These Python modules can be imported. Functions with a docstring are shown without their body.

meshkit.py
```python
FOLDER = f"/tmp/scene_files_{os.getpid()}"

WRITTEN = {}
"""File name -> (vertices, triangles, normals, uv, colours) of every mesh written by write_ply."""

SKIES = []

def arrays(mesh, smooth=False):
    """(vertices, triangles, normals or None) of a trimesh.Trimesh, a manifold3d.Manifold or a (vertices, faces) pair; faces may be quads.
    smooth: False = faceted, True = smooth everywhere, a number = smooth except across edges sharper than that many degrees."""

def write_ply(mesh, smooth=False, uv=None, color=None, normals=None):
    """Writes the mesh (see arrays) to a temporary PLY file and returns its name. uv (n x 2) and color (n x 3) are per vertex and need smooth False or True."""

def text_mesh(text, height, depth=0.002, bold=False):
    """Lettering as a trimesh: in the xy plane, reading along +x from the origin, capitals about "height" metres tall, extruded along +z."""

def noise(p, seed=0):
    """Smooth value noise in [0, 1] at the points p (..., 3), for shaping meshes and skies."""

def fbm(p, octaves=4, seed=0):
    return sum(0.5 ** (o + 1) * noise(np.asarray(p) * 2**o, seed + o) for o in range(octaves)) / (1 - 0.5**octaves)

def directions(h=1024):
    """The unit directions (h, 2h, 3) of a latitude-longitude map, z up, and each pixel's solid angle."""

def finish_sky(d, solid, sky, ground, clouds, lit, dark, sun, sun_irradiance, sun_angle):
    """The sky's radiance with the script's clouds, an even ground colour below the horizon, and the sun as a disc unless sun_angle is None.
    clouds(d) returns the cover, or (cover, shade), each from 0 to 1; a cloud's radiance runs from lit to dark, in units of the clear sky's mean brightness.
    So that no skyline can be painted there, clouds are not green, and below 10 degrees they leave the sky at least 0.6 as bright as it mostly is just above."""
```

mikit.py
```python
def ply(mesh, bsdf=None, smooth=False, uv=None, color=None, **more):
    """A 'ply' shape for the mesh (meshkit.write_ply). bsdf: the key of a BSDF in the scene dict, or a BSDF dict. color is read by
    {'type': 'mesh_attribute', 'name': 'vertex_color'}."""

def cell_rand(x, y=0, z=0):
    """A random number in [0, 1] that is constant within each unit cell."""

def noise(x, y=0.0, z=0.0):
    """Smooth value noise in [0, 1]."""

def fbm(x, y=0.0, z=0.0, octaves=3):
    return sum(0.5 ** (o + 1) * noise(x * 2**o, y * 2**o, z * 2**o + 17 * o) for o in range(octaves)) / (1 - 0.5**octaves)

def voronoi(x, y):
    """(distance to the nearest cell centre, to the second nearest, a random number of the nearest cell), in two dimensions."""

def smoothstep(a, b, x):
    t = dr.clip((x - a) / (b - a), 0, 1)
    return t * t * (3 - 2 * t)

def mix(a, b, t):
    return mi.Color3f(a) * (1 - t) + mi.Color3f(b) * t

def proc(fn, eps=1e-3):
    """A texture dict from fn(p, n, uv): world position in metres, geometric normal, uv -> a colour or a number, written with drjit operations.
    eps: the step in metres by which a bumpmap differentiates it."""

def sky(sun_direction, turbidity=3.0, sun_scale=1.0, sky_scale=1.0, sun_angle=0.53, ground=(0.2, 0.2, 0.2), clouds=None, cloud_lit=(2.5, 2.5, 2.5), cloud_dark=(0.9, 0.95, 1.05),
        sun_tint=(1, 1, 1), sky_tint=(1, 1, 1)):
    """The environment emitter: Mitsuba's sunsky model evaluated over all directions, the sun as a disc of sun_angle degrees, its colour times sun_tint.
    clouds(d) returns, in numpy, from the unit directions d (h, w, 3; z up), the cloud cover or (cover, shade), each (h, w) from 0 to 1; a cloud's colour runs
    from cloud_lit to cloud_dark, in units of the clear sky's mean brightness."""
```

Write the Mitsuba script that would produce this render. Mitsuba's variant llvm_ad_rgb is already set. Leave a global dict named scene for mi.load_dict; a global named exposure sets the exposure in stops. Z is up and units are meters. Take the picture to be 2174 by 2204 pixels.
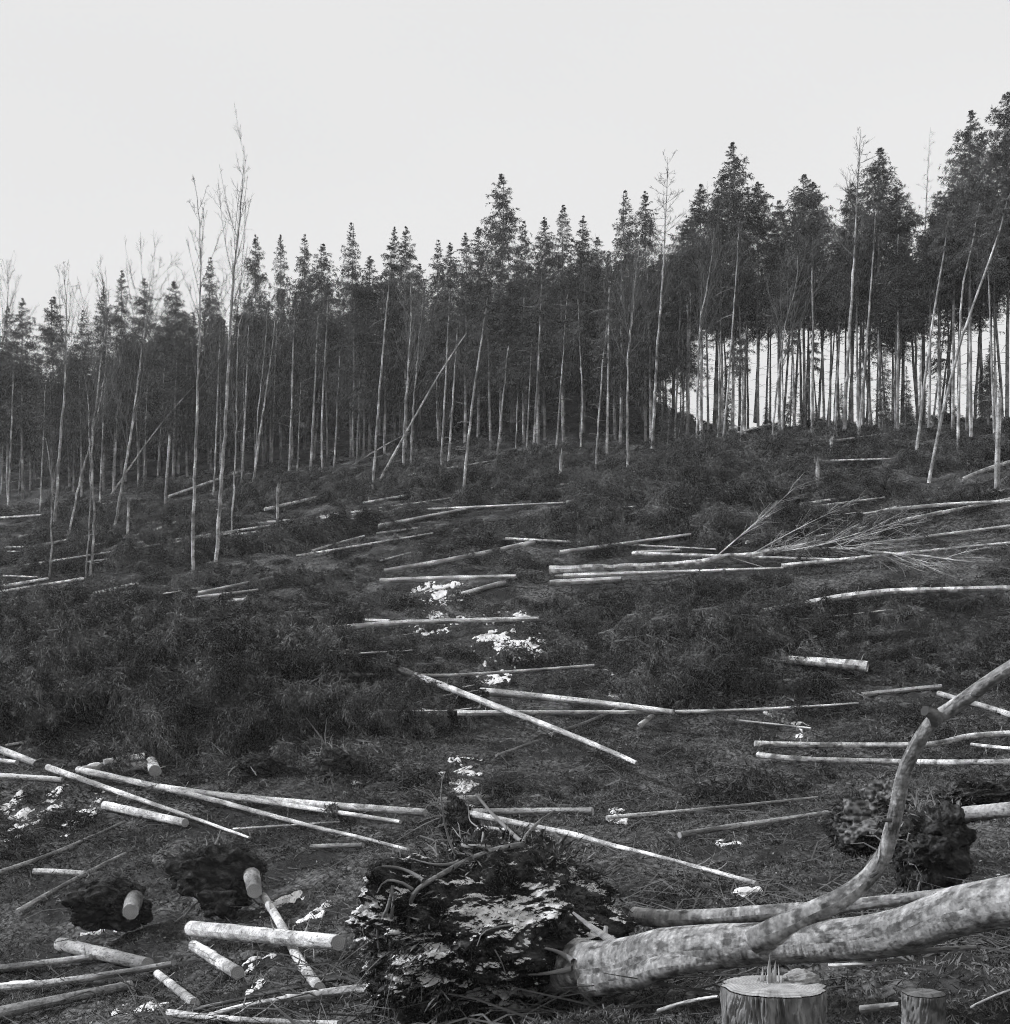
import math, numpy as np, trimesh, drjit as dr, mitsuba as mi, mikit, meshkit
from scipy.interpolate import RBFInterpolator
from scipy.ndimage import map_coordinates
T = mi.ScalarTransform4f
scene = {}
exposure = 1.9

# ------------------------------------------------------------------ camera, sky and sun
W0, H0, F0, CX, HV = 2174., 2204., 2623., 1087., 1540.      # the photograph's size, focal length, axis and eye level in its own pixels
scene['camera'] = {'type': 'perspective', 'fov': math.degrees(2 * math.atan(W0 / 2 / F0)), 'fov_axis': 'x', 'near_clip': 0.1, 'far_clip': 3000.,
                   'principal_point_offset_x': 0.0, 'principal_point_offset_y': -(HV - H0 / 2) / H0,
                   'to_world': T().look_at(origin=[0, 0, 0], target=[0, 1, 0], up=[0, 0, 1])}
SUN = (-0.84, 0.05, 0.52)
scene['sky'] = mikit.sky(SUN, turbidity=3, sun_scale=1.0, sun_angle=1.5, sun_tint=(0.764, 0.978, 1.495), ground=(0.08, 0.08, 0.08),
                         clouds=lambda d: (np.ones(d.shape[:2]), 0.35 * meshkit.fbm(d * [3, 3, 6], 3)), cloud_lit=(3.0,) * 3, cloud_dark=(2.2,) * 3)

# ------------------------------------------------------------------ materials (the place is seen on a black and white plate: greys)
P = mikit.proc
def grey(v): return mi.Color3f(v)
def mat(key, fn, rough=0.9, spec=0.2, bump=None, bscale=0.01, eps=1e-3):
    b = {'type': 'principled', 'base_color': P(fn) if callable(fn) else {'type': 'rgb', 'value': [fn] * 3}, 'roughness': rough, 'specular': spec}
    if bump: b = {'type': 'bumpmap', 'arbitrary': P(bump, eps), 'scale': bscale, 'bsdf': b}
    scene[key] = {'type': 'twosided', 'bsdf': b}
def bark_fn(base, dark, sx=6.0, sy=3.0, band=0.0):
    def fn(p, n, uv):
        a = mikit.fbm(uv.x * sx, uv.y * sy, 3.0, 4)
        f = mikit.smoothstep(0.55, 0.85, mikit.fbm(uv.x * sx * 4, uv.y * sy * 7, 7.0, 2)) * 0.6
        m = mikit.smoothstep(0.35, 0.75, mikit.fbm(p.x * 1.3, p.y * 1.3, p.z * 1.3, 3))
        v = base * (0.3 + 1.4 * a) * (0.55 + 0.85 * m) * (1 - f) * (.55 + .85 * mikit.fbm(uv.x * 42, uv.y * 42, 11.0, 2))
        if band: v = v * (1 - band * mikit.smoothstep(0.50, 0.75, mikit.fbm(uv.x * 3.0, uv.y * 7.0, 1.0, 2)))
        return grey(dr.maximum(v, dark))
    return fn
def bark_bump(sx, sy):
    return lambda p, n, uv: mikit.fbm(uv.x * sx, uv.y * sy, 0.0, 4)
mat('bark_log', bark_fn(0.50, 0.05), bump=bark_bump(14, 7), bscale=0.012, eps=4e-3)
mat('bark_old', bark_fn(0.25, 0.04), bump=bark_bump(14, 5), bscale=0.02, eps=4e-3)
mat('bark_near', bark_fn(0.40, 0.05, 9, 6), bump=bark_bump(18, 9), bscale=0.016, eps=4e-3)
mat('bark_pale', bark_fn(0.62, 0.06, 3, 5, 0.6))
mat('bark_pine', bark_fn(0.44, 0.05, 4, 3, 0.35))
mat('bark_dark', bark_fn(0.13, 0.03, 4, 3))
def big_bark(p, n, uv):
    a = mikit.fbm(uv.x * 11, uv.y * 11, 3.0, 4); b = mikit.fbm(uv.x * 4, uv.y * 34, 5.0, 4); c = mikit.fbm(uv.x * 45, uv.y * 70, 2.0, 2)
    st = mikit.smoothstep(.50, .72, mikit.fbm(uv.x * 15, uv.y * 11, 9.0, 4)); lich = mikit.smoothstep(.56, .70, mikit.fbm(uv.x * 20, uv.y * 15, 19.0, 4))
    return grey(.235 * (.35 + 1.2 * a) * (.4 + 1.2 * b) * (.6 + .8 * c) * (1 - .62 * st) + .09 * lich * (.5 + c))
mat('bark_big', big_bark, bump=lambda p, n, uv: mikit.fbm(uv.x * 4, uv.y * 48, 0.0, 4) + .5 * mikit.fbm(uv.x * 30, uv.y * 90, 4.0, 3), bscale=0.012, eps=2e-3)
mat('bark_stump', lambda p, n, uv: grey(0.16 * (0.35 + 1.5 * mikit.fbm(uv.x * 26, uv.y * 9, 1.0, 4))), bump=lambda p, n, uv: mikit.fbm(uv.x * 34, uv.y * 9, 0.0, 4), bscale=0.03, eps=2e-3)
mat('cut_wood', lambda p, n, uv: grey(0.36 * (0.7 + 0.5 * mikit.fbm(p.x * 9, p.y * 9, p.z * 9, 3)) * (0.88 + 0.12 * dr.sin(uv.x * 260))))
mat('fresh_wood', lambda p, n, uv: grey(0.34 * (0.35 + 1.2 * mikit.fbm(p.x * 14, p.y * 14, p.z * 14, 4)) * (.86 + .14 * dr.sin(uv.x * 420 + 5 * mikit.noise(p.x * 9, p.y * 9)))), bump=lambda p, n, uv: mikit.fbm(p.x * 12, p.y * 90, p.z * 30, 3), bscale=.012, eps=2e-3)
mat('twig', lambda p, n, uv: grey(0.07 + 0.08 * mikit.noise(p.x * 2, p.y * 2, p.z * 2)))
mat('root', lambda p, n, uv: grey(0.10 + 0.18 * mikit.fbm(p.x * 5, p.y * 5, p.z * 5, 3)))
mat('soil', lambda p, n, uv: grey(0.012 + 0.06 * mikit.smoothstep(0.4, 0.8, mikit.fbm(p.x * 9, p.y * 9, p.z * 9, 4)) * (.3 + 1.4 * mikit.noise(p.x * 60, p.y * 60, p.z * 60))), bump=lambda p, n, uv: mikit.fbm(p.x * 22, p.y * 22, p.z * 22, 4), bscale=.05, eps=4e-3)
mat('snow', lambda p, n, uv: grey(0.50 + 0.30 * mikit.fbm(p.x * 9, p.y * 9, p.z * 9, 2)), rough=0.8)
mat('needles', lambda p, n, uv: grey(0.065 + 0.055 * mikit.smoothstep(0.3, 0.75, mikit.fbm(p.x * 1.1, p.y * 1.1, p.z * 1.1, 3))), rough=0.7, spec=0.25)
mat('needles_fallen', lambda p, n, uv: grey(0.028 + 0.13 * mikit.smoothstep(0.35, 0.75, mikit.fbm(p.x * 1.2, p.y * 1.2, p.z * 1.2, 3)) * (0.4 + mikit.noise(p.x * 7, p.y * 7, p.z * 7))), rough=0.7, spec=0.25)
mat('litter', lambda p, n, uv: grey(0.015 + 0.20 * mikit.smoothstep(0.45, 0.85, mikit.fbm(p.x * 3, p.y * 3, p.z * 3, 2) * .6 + .5 * mikit.noise(p.x * 31, p.y * 31, p.z * 31))))
mat('chips', lambda p, n, uv: grey(0.22 + .3 * mikit.noise(p.x * 3, p.y * 3, p.z * 3)))
def soil_snow(p, n, uv):
    a = .5 * mikit.fbm(p.x * 1.8, p.y * 1.8, p.z * 3, 2) + .5 * mikit.fbm(p.x * 8, p.y * 8, p.z * 21, 4) + .07 * (mikit.fbm(p.x * 50, p.y * 50, p.z * 90, 2) - .5) + .10 * dr.clip(n.z, -.5, 1)
    f = mikit.smoothstep(.615, .635, a)
    soil = 0.012 + 0.06 * mikit.smoothstep(0.4, 0.8, mikit.fbm(p.x * 9, p.y * 9, p.z * 9, 4)) * (.3 + 1.4 * mikit.noise(p.x * 60, p.y * 60, p.z * 60))
    return grey(soil * (1 - f) + f * (.45 + .3 * mikit.fbm(p.x * 14, p.y * 14, p.z * 14, 2)))
mat('soil_snow', soil_snow, bump=lambda p, n, uv: mikit.fbm(p.x * 22, p.y * 22, p.z * 22, 4), bscale=.05, eps=4e-3)
mat('earth', lambda p, n, uv: grey(0.014 + 0.075 * mikit.smoothstep(0.3, 0.75, mikit.fbm(p.x * 0.9, p.y * 0.9, 1.0, 4)) * (0.1 + 1.7 * mikit.smoothstep(.3, .8, mikit.fbm(p.x * 16, p.y * 16, p.z * 16, 3)))),
    bump=lambda p, n, uv: mikit.fbm(p.x * 9, p.y * 9, p.z * 9, 4), bscale=0.05, eps=6e-3)

# ------------------------------------------------------------------ thin winter haze
scene['haze_air'] = {'type': 'homogeneous', 'albedo': {'type': 'rgb', 'value': [0.95] * 3}, 'sigma_t': {'type': 'rgb', 'value': [0.00045] * 3}}
scene['haze'] = {'type': 'cube', 'to_world': T().translate([0, 0, 20]).scale([2700, 2700, 45]), 'bsdf': {'type': 'null'}, 'interior': {'type': 'ref', 'id': 'haze_air'}}
scene['camera']['medium'] = {'type': 'ref', 'id': 'haze_air'}
labels = {'haze': {'label': 'thin haze in the cold air over the hillside', 'kind': 'stuff', 'category': 'haze'}}

# ------------------------------------------------------------------ names and labels
taken = {}
def numbered(name):
    k = taken.get(name, 0); taken[name] = k + 1
    return name if k == 0 else f'{name}_{k:03d}'
def thing(name, label, cat, group=None, kind=None):
    key = numbered(name)
    labels[key] = {'label': label, 'category': cat}
    if group: labels[key]['group'] = group
    if kind: labels[key]['kind'] = kind
    return key
def put(key, mesh, bsdf, smooth=False, uv=None, part=None, kind=None, label=None):
    if part: key = numbered(key + '__' + part)
    scene[key] = mikit.ply(mesh, bsdf, smooth=smooth, uv=uv)
    if kind or label: labels[key] = {k: v for k, v in (('kind', kind), ('label', label)) if v}
    return key

# ------------------------------------------------------------------ terrain
U = 1 / 0.8767
CTRL = [(0,1932,17),(0,1800,20),(0,1650,25),(0,1500,30),(0,1420,34),(0,1250,42),(0,1130,55),(0,1050,72),(0,965,100),
        (350,1932,14),(350,1775,18),(350,1650,22.5),(350,1500,29),(350,1430,33),(350,1270,41),(350,1110,56),(350,1000,72),(350,930,92),
        (650,1932,10.5),(650,1780,14.5),(650,1640,20),(650,1520,26),(650,1430,31),(650,1330,37),(650,1200,45),(650,1080,54),(650,960,70),(650,880,92),
        (950,1932,8.3),(950,1750,12.5),(950,1600,19),(950,1520,25),(950,1430,31),(950,1350,36),(950,1270,40),(950,1170,45),(950,1080,50),(950,1000,59),(950,862,86),
        (1250,1932,7.2),(1250,1750,11.5),(1250,1630,17),(1250,1530,24),(1250,1430,30.5),(1250,1340,36),(1250,1200,43),(1250,1070,49),(1250,950,60),(1250,845,82),
        (1550,1932,6.8),(1550,1760,10.5),(1550,1650,15),(1550,1530,22),(1550,1420,30),(1550,1300,37),(1550,1150,42),(1550,1050,48),(1550,960,56),(1550,860,70),(1550,802,82),
        (1880,1932,6.5),(1880,1780,9.5),(1880,1660,14),(1880,1540,21),(1880,1420,29),(1880,1300,35),(1880,1150,40),(1880,1050,45),(1880,950,53),(1880,860,65),(1880,785,78)]
def ray(u, v, d): return np.array([(u - CX) / F0 * d, d, (HV - v) / F0 * d])
pts = [ray(u * U, v * U, d) for u, v, d in CTRL]
def far(u, d, z): return np.array([(u * U - CX) / F0 * d, d, z])
pts += [far(-500,130,28), far(-500,190,42), far(0,130,29), far(0,180,44), far(450,125,30), far(450,180,46), far(700,120,29), far(700,180,45), far(950,108,26), far(950,150,36), far(950,190,45), far(1100,103,27.5), far(1100,140,38), far(1250,97,24.5), far(1250,130,34), far(1550,92,19.6), far(1550,110,15), far(1550,160,4), far(1880,88,19),
        far(1880,105,14), far(1880,140,5)]
pts += [np.array(p, float) for p in [(0,0,-1.55),(0,3.5,-1.65),(2,3,-1.6),(-4,4,-2.3),(-12,8,-4.2),(-30,10,-5),(-40,45,0),(-60,80,10),(-70,120,20),(12,10,-1.0),(28,25,1),(45,55,11),(60,80,18),(70,120,10),(0,-15,-1),(-25,-15,-3),(25,-15,0),(-100,0,-4),(100,0,2),(-110,100,12),(-110,190,24),(110,100,12),(110,190,2),(0,-100,0)]]
pts = np.array(pts)
gx, gy = np.arange(-120, 121, 1.0), np.arange(-40, 201, 1.0)
GX, GY = np.meshgrid(gx, gy, indexing='ij')
GZ = RBFInterpolator(pts[:, :2], pts[:, 2], kernel='linear', smoothing=0.4, degree=1)(np.stack([GX.ravel(), GY.ravel()], 1)).reshape(GX.shape)
from scipy.ndimage import gaussian_filter
GS = gaussian_filter(GZ, 1.2)
def base_h(x, y):
    x, y = np.asarray(x, float), np.asarray(y, float)
    z = map_coordinates(GS, [np.atleast_1d(np.clip(x, -120, 120) + 120), np.atleast_1d(np.clip(y, -40, 200) + 40)], order=1, mode='nearest').reshape(x.shape)
    r = np.maximum(np.abs(x) - 120, 0) + np.maximum(y - 200, 0) + np.maximum(-40 - y, 0)
    w = np.clip(r / 250, 0, 1)
    return z * (1 - w) + 2 * w
def height(x, y):
    x, y = np.asarray(x, float), np.asarray(y, float)
    q = np.stack([x, y, 0 * x], -1)
    return base_h(x, y) + 0.45 * (meshkit.fbm(q / 2.6, 3, 5) - 0.5) + 0.20 * (meshkit.fbm(q / 0.55, 3, 9) - 0.5) + 0.09 * (meshkit.fbm(q / 0.17, 2, 19) - 0.5)
DS = np.geomspace(3, 220, 2600)
def at(u, v, over=0.0):
    """The point of the ground (or that much over it) in the direction of the photograph's pixel (u, v)."""
    p = np.stack([(u - CX) / F0 * DS, DS, (HV - v) / F0 * DS], 1)
    k = np.nonzero(p[:, 2] <= height(p[:, 0], p[:, 1]) + over)[0]
    return p[k[0]] if len(k) else p[-1]
th = np.radians(np.concatenate([np.arange(-180, -30, 2.5), np.arange(-30, 30, 0.14), np.arange(30, 180.1, 2.5)]))
rr = np.concatenate([[0.3, 0.8, 1.5, 2.2], np.geomspace(3, 200, 520), np.geomspace(215, 2500, 22)])
R_, TH = np.meshgrid(rr, th, indexing='ij')
vx, vy = R_ * np.sin(TH), R_ * np.cos(TH)
gv = np.stack([vx, vy, height(vx, vy)], -1).reshape(-1, 3)
a, b = np.meshgrid(np.arange(len(rr) - 1), np.arange(len(th) - 1), indexing='ij')
i0 = (a * len(th) + b).ravel()
scene['ground'] = mikit.ply((gv, np.stack([i0, i0 + 1, i0 + len(th) + 1, i0 + len(th)], 1)[:, ::-1]), 'earth', smooth=True)
labels['ground'] = {'label': 'dark rough hillside ground of the storm-felled clearing', 'kind': 'structure'}

# ------------------------------------------------------------------ shape builders
def unit(v): return v / (np.linalg.norm(v, axis=-1, keepdims=True) + 1e-12)
def resample(p, step):
    p = np.asarray(p, float); s = np.concatenate([[0], np.cumsum(np.linalg.norm(np.diff(p, axis=0), axis=1))])
    n = max(2, int(round(s[-1] / step)) + 1)
    t = np.linspace(0, s[-1], n)
    if len(p) > 2:
        from scipy.interpolate import PchipInterpolator
        return PchipInterpolator(s, p)(t), t / s[-1]
    return np.stack([np.interp(t, s, p[:, k]) for k in range(3)], 1), t / s[-1]
def tube(p, r, sides=8, lump=0.0, seed=0, caps=False):
    """(vertices, triangles, uv) of a tube along p; uv: metres round, metres along."""
    p = np.asarray(p, float); r = np.broadcast_to(r, (len(p),)).astype(float)
    t = unit(np.gradient(p, axis=0))
    ref = np.array([0, 0, 1.0]) if abs(unit(p[-1] - p[0])[2]) < 0.8 else np.array([0, 1.0, 0])
    x = unit(np.cross(t, ref)); y = np.cross(x, t)
    ang = np.arange(sides + 1) * 2 * np.pi / sides
    c, s = np.cos(ang), np.sin(ang)
    s_ = np.concatenate([[0], np.cumsum(np.linalg.norm(np.diff(p, axis=0), axis=1))])
    d = c[None, :, None] * x[:, None] + s[None, :, None] * y[:, None]
    rad = np.repeat(r[:, None], sides + 1, 1)
    if lump:
        q = np.stack(np.broadcast_arrays(c[None] * 1.1, s[None] * 1.1, s_[:, None] * 2.2 + seed * 7.3), -1)
        rad = rad * (1 + lump * 2 * (meshkit.fbm(q, 3, seed) - 0.5)); rad[:, -1] = rad[:, 0]
    v = p[:, None] + rad[..., None] * d
    i, j = np.meshgrid(np.arange(len(p) - 1), np.arange(sides), indexing='ij')
    n = sides + 1
    q = np.stack([i * n + j, (i + 1) * n + j, (i + 1) * n + j + 1, i * n + j + 1], -1).reshape(-1, 4)
    f = np.vstack([q[:, [0, 1, 2]], q[:, [0, 2, 3]]])
    uv = np.stack([np.broadcast_to(ang[None] * r.max(), rad.shape), np.broadcast_to(s_[:, None], rad.shape) + seed * 3.1], -1).reshape(-1, 2)
    v = v.reshape(-1, 3)
    if caps:
        for row, ctr in ((0, p[0]), (len(p) - 1, p[-1])):
            k = len(v); v = np.vstack([v, ctr]); uv = np.vstack([uv, [0, seed]])
            o = row * n + np.arange(sides)
            f = np.vstack([f, np.stack([o, o + 1, o * 0 + k], 1) if row else np.stack([o + 1, o, o * 0 + k], 1)])
    return v, f, uv
def join(parts):
    vs, fs, us, k = [], [], [], 0
    for m in parts:
        vs.append(m[0]); fs.append(m[1] + k); us.append(m[2] if len(m) > 2 else np.zeros((len(m[0]), 2))); k += len(m[0])
    return np.vstack(vs), np.vstack(fs), np.vstack(us)
def perp(d, rng):
    return unit(np.cross(d, rng.normal(size=d.shape)))
def sprays(p, d, ln, wd, rng):
    """Needle sprays: a kite of two triangles at each p along each d."""
    s = perp(d, rng); ln, wd = np.asarray(ln)[:, None], np.asarray(wd)[:, None]
    bend = np.cross(s, d) * ln * 0.12
    v = np.stack([p, p + d * ln * 0.45 + s * wd / 2 + bend, p + d * ln, p + d * ln * 0.45 - s * wd / 2 + bend], 1).reshape(-1, 3)
    k = np.arange(len(p))[:, None] * 4
    return v, np.vstack([k + [0, 1, 2], k + [0, 2, 3]])
def disc(ctr, normal, r, seed, sides=16, lump=0.12, dome=0.0):
    """A sawn end: rings out to an uneven edge; uv.x is the distance from the heart."""
    n = unit(np.asarray(normal, float)); x = unit(np.cross(n, [0.3, 0.2, 0.9])); y = np.cross(n, x)
    ang = np.arange(sides) * 2 * np.pi / sides
    e = r * (1 + lump * (np.random.default_rng(seed).random(sides) - 0.5))
    v = [ctr + n * dome * r]; uv = [[0, 0]]
    for f_ in (0.5, 1.0):
        v += list(ctr + n * dome * r * (1 - f_ ** 2) + f_ * (e * np.cos(ang))[:, None] * x + f_ * (e * np.sin(ang))[:, None] * y); uv += [[r * f_, 0]] * sides
    k = np.arange(sides); k1 = (k + 1) % sides
    f = np.vstack([np.stack([0 * k, 1 + k, 1 + k1], 1), np.stack([1 + k, 1 + sides + k, 1 + sides + k1], 1), np.stack([1 + k, 1 + sides + k1, 1 + k1], 1)])
    return np.array(v), f, np.array(uv)
def stubs(p, r, n, rng, ln=(0.04, 0.22), lo=0.0):
    """Broken branch stubs along a stem."""
    out = []
    for _ in range(n):
        k = rng.integers(int(lo * (len(p) - 1)), len(p) - 1); t = unit(p[k + 1] - p[k]); d = unit(perp(t[None], rng)[0] + 0.35 * t)
        o = p[k] + rng.random() * (p[k + 1] - p[k]); l = r[k] + rng.uniform(*ln)
        out.append(tube(np.array([o, o + d * l * 0.6, o + d * l + [0, 0, 0.02]]), np.array([1, 0.7, 0.4]) * max(0.008, r[k] * 0.13), 4))
    return out

# ------------------------------------------------------------------ logs and fallen stems
AXES, KEEP = [], []                                                   # the stems' axes, kept clear of brush
def A(x, y): return .5703 * x, 150 + .5703 * y
def B(x, y): return 1087 + .5703 * x, 150 + .5703 * y
def C(x, y): return .383 * x, 1000 + .383 * y
def D(x, y): return 720 + .383 * x, 1000 + .383 * y
def E(x, y): return 1440 + .3851 * x, 1000 + .3851 * y
def F(x, y): return .383 * x, 1550 + .383 * y
def G(x, y): return 720 + .383 * x, 1550 + .383 * y
def H(x, y): return 1440 + .3851 * x, 1550 + .3851 * y
def stem_path(px, t0, t1, lift):
    w = []
    n = len(px)
    for k, (u, v) in enumerate(px):
        t = t0 + (t1 - t0) * k / max(1, n - 1)
        g = at(u, v, lift + .12)
        w.append((g, t / 2 * g[1] / F0))
    p = np.array([g for g, r in w]); r = np.array([max(x[1], 0.02) for x in w])
    return p, r
nlog = 0
def log(label, px, t0, t1=None, bark='bark_log', name='log', lift=0.0, ends='cut', group=None, stub=2.0, snow=None, cat='log', sag=True):
    global nlog
    nlog += 1; seed = nlog; rng = np.random.default_rng(1000 + seed)
    t1 = t0 if t1 is None else t1
    p, r = stem_path(px, t0, t1, lift)
    far_ = p[:, 1].mean() > 33
    q, s = resample(p, 0.5 if far_ else 0.22)
    rad = np.interp(s, np.linspace(0, 1, len(r)), r)
    if sag:                                                # a stem lies on the ground where the ground rises under it
        need = height(q[:, 0], q[:, 1]) + rad * 0.75
        up = np.maximum(need - q[:, 2], 0)
        k = np.hanning(7); k /= k.sum()
        q[:, 2] += np.convolve(np.pad(up, 3, mode='edge'), k, 'valid')
    if bark == 'bark_log' and name == 'log' and p[:, 1].mean() < 27: bark = 'bark_near'
    AXES.append(q); KEEP.append(group is None)
    key = thing(name, label, cat, group)
    length = np.linalg.norm(q[-1] - q[0])
    m = [tube(q, rad, 9 if far_ else 14, 0.10, seed, caps=(ends != 'cut' or far_))]
    m += stubs(q, rad, int(stub * length), rng)
    v, f, uv = join(m)
    if ends == 'cut' and not far_:
        put(key, (v, f), bark, 40 if False else False, uv, part='bark') if False else put(key, (v, f), bark, True, uv, part='bark')
        for c, n, rr_ in ((q[0], q[0] - q[1], rad[0]), (q[-1], q[-1] - q[-2], rad[-1])):
            d = disc(c + unit(n) * 0.004, n, rr_ * 1.01, seed)
            put(key, (d[0], d[1]), 'cut_wood', False, d[2], part='cut_face')
    else:
        put(key, (v, f), bark, True, uv)
    if snow: snow_on_stem(q, rad, snow, seed)
    return q, rad, key
def snow_on_stem(q, rad, span, seed):
    lo, hi = span; n = len(q); k = np.arange(max(0, int(lo * n)), min(n, int(hi * n) + 1))
    if len(k) < 2: return
    p, _ = resample(q[k], 0.06); rr_ = np.interp(np.linspace(0, 1, len(p)), np.linspace(0, 1, len(k)), rad[k])
    h = meshkit.fbm(np.stack([p[:, 0] * 3, p[:, 1] * 3, p[:, 2] * 0 + seed], 1), 3, seed)
    e = np.minimum(1, np.minimum(np.arange(len(p)), np.arange(len(p))[::-1]) / 3)
    snow_bits.append(tube(p + [0, 0, 0] + np.c_[0 * h, 0 * h, rr_ * (0.35 + 0.25 * h)], rr_ * (0.55 + 0.4 * h) * (0.2 + 0.8 * e), 8, 0.2, seed, True))
snow_bits = []

SL = 'bare felled log lying on the storm-felled slope'
# --- left foreground
log('pale log at the left edge, sawn end just short of the long leaning pole', [F(-120,120), F(205,245)], 17, 16)
log('long pale pole running from the left down to the right, lowest of the crossing poles', [F(268,265), F(800,450), F(1400,660)], 14, 5, name='pole', cat='pole', sag=False, lift=.05)
log('longest pale pole across the left foreground, from the small wood pile to the middle', [F(440,278), F(1060,415), F(1906,632), G(415,727)], 15, 6, name='pole', cat='pole', sag=False, lift=.12)
log('pale pole lying just above the longest pole and ending left of the root plate', [F(900,375), F(1500,460), F(1906,520), G(370,572)], 14, 8, name='pole', cat='pole', sag=False, lift=.15)
log('pale trunk whose right end meets the small upturned root plate', [F(1150,410), F(1590,455), G(0,480), G(510,520)], 13, 17, sag=False, lift=.15)
log('short thick log lying below the crossing poles on the left', [F(590,478), F(1040,578)], 19, 18)
log('pale snow-dusted log at the left edge below the first log', [F(-60,312), F(350,336)], 11, 11, snow=(0, .9))
log('small pale log behind the snow-dusted log at the left edge', [F(-40,222), F(95,238)], 10)
log('thin pale pole at the left edge under the dark spruce heap', [F(30,142), F(255,102)], 6, 5, name='pole', cat='pole')
log('snow-capped sawn log at the left of the small wood pile', [F(470,282), F(592,262)], 20, 22, bark='bark_old', snow=(.1, .9), lift=.12)
log('dark sawn log with a white left end in the small wood pile', [F(685,272), F(822,255)], 22, 22, bark='bark_old', snow=(.5, .9))
log('short sawn log at the right end of the small wood pile, end towards the viewer', [F(848,235), F(872,288)], 24, 26)
log('thin log lying across the top of the small wood pile', [F(585,235), F(810,200)], 12, 13, lift=.25, snow=(.2, .8))
log('grey pole slanting up from the left edge, first of two parallel poles', [F(-40,865), F(160,800), F(700,570)], 11, 6, bark='bark_old', name='pole', cat='pole')
log('short pale log between the two slanting grey poles', [F(195,850), F(475,866)], 15, 13)
log('grey pole with a snowy sawn lower end, second of two parallel poles', [F(95,1078), F(400,905), F(705,748)], 12, 6, bark='bark_old', name='pole', cat='pole')
log('thick grey log with a frayed end in the lower left', [F(340,1262), F(830,1372)], 30, 29, bark='bark_old')
log('grey log at the left edge above the snow-covered log', [F(-60,1405), F(510,1332)], 18, 14, bark='bark_old')
log('log with bright snow along its left half at the left edge', [F(-60,1510), F(400,1462), F(970,1368)], 20, 13, bark='bark_old', snow=(.02, .36))
log('thick grey log crossing the lower left corner', [F(-60,1655), F(740,1488)], 28, 20, bark='bark_old')
log('short log pointing at the viewer beside the crossing logs in the lower left', [F(885,1425), F(1095,1590)], 17, 21)
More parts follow.
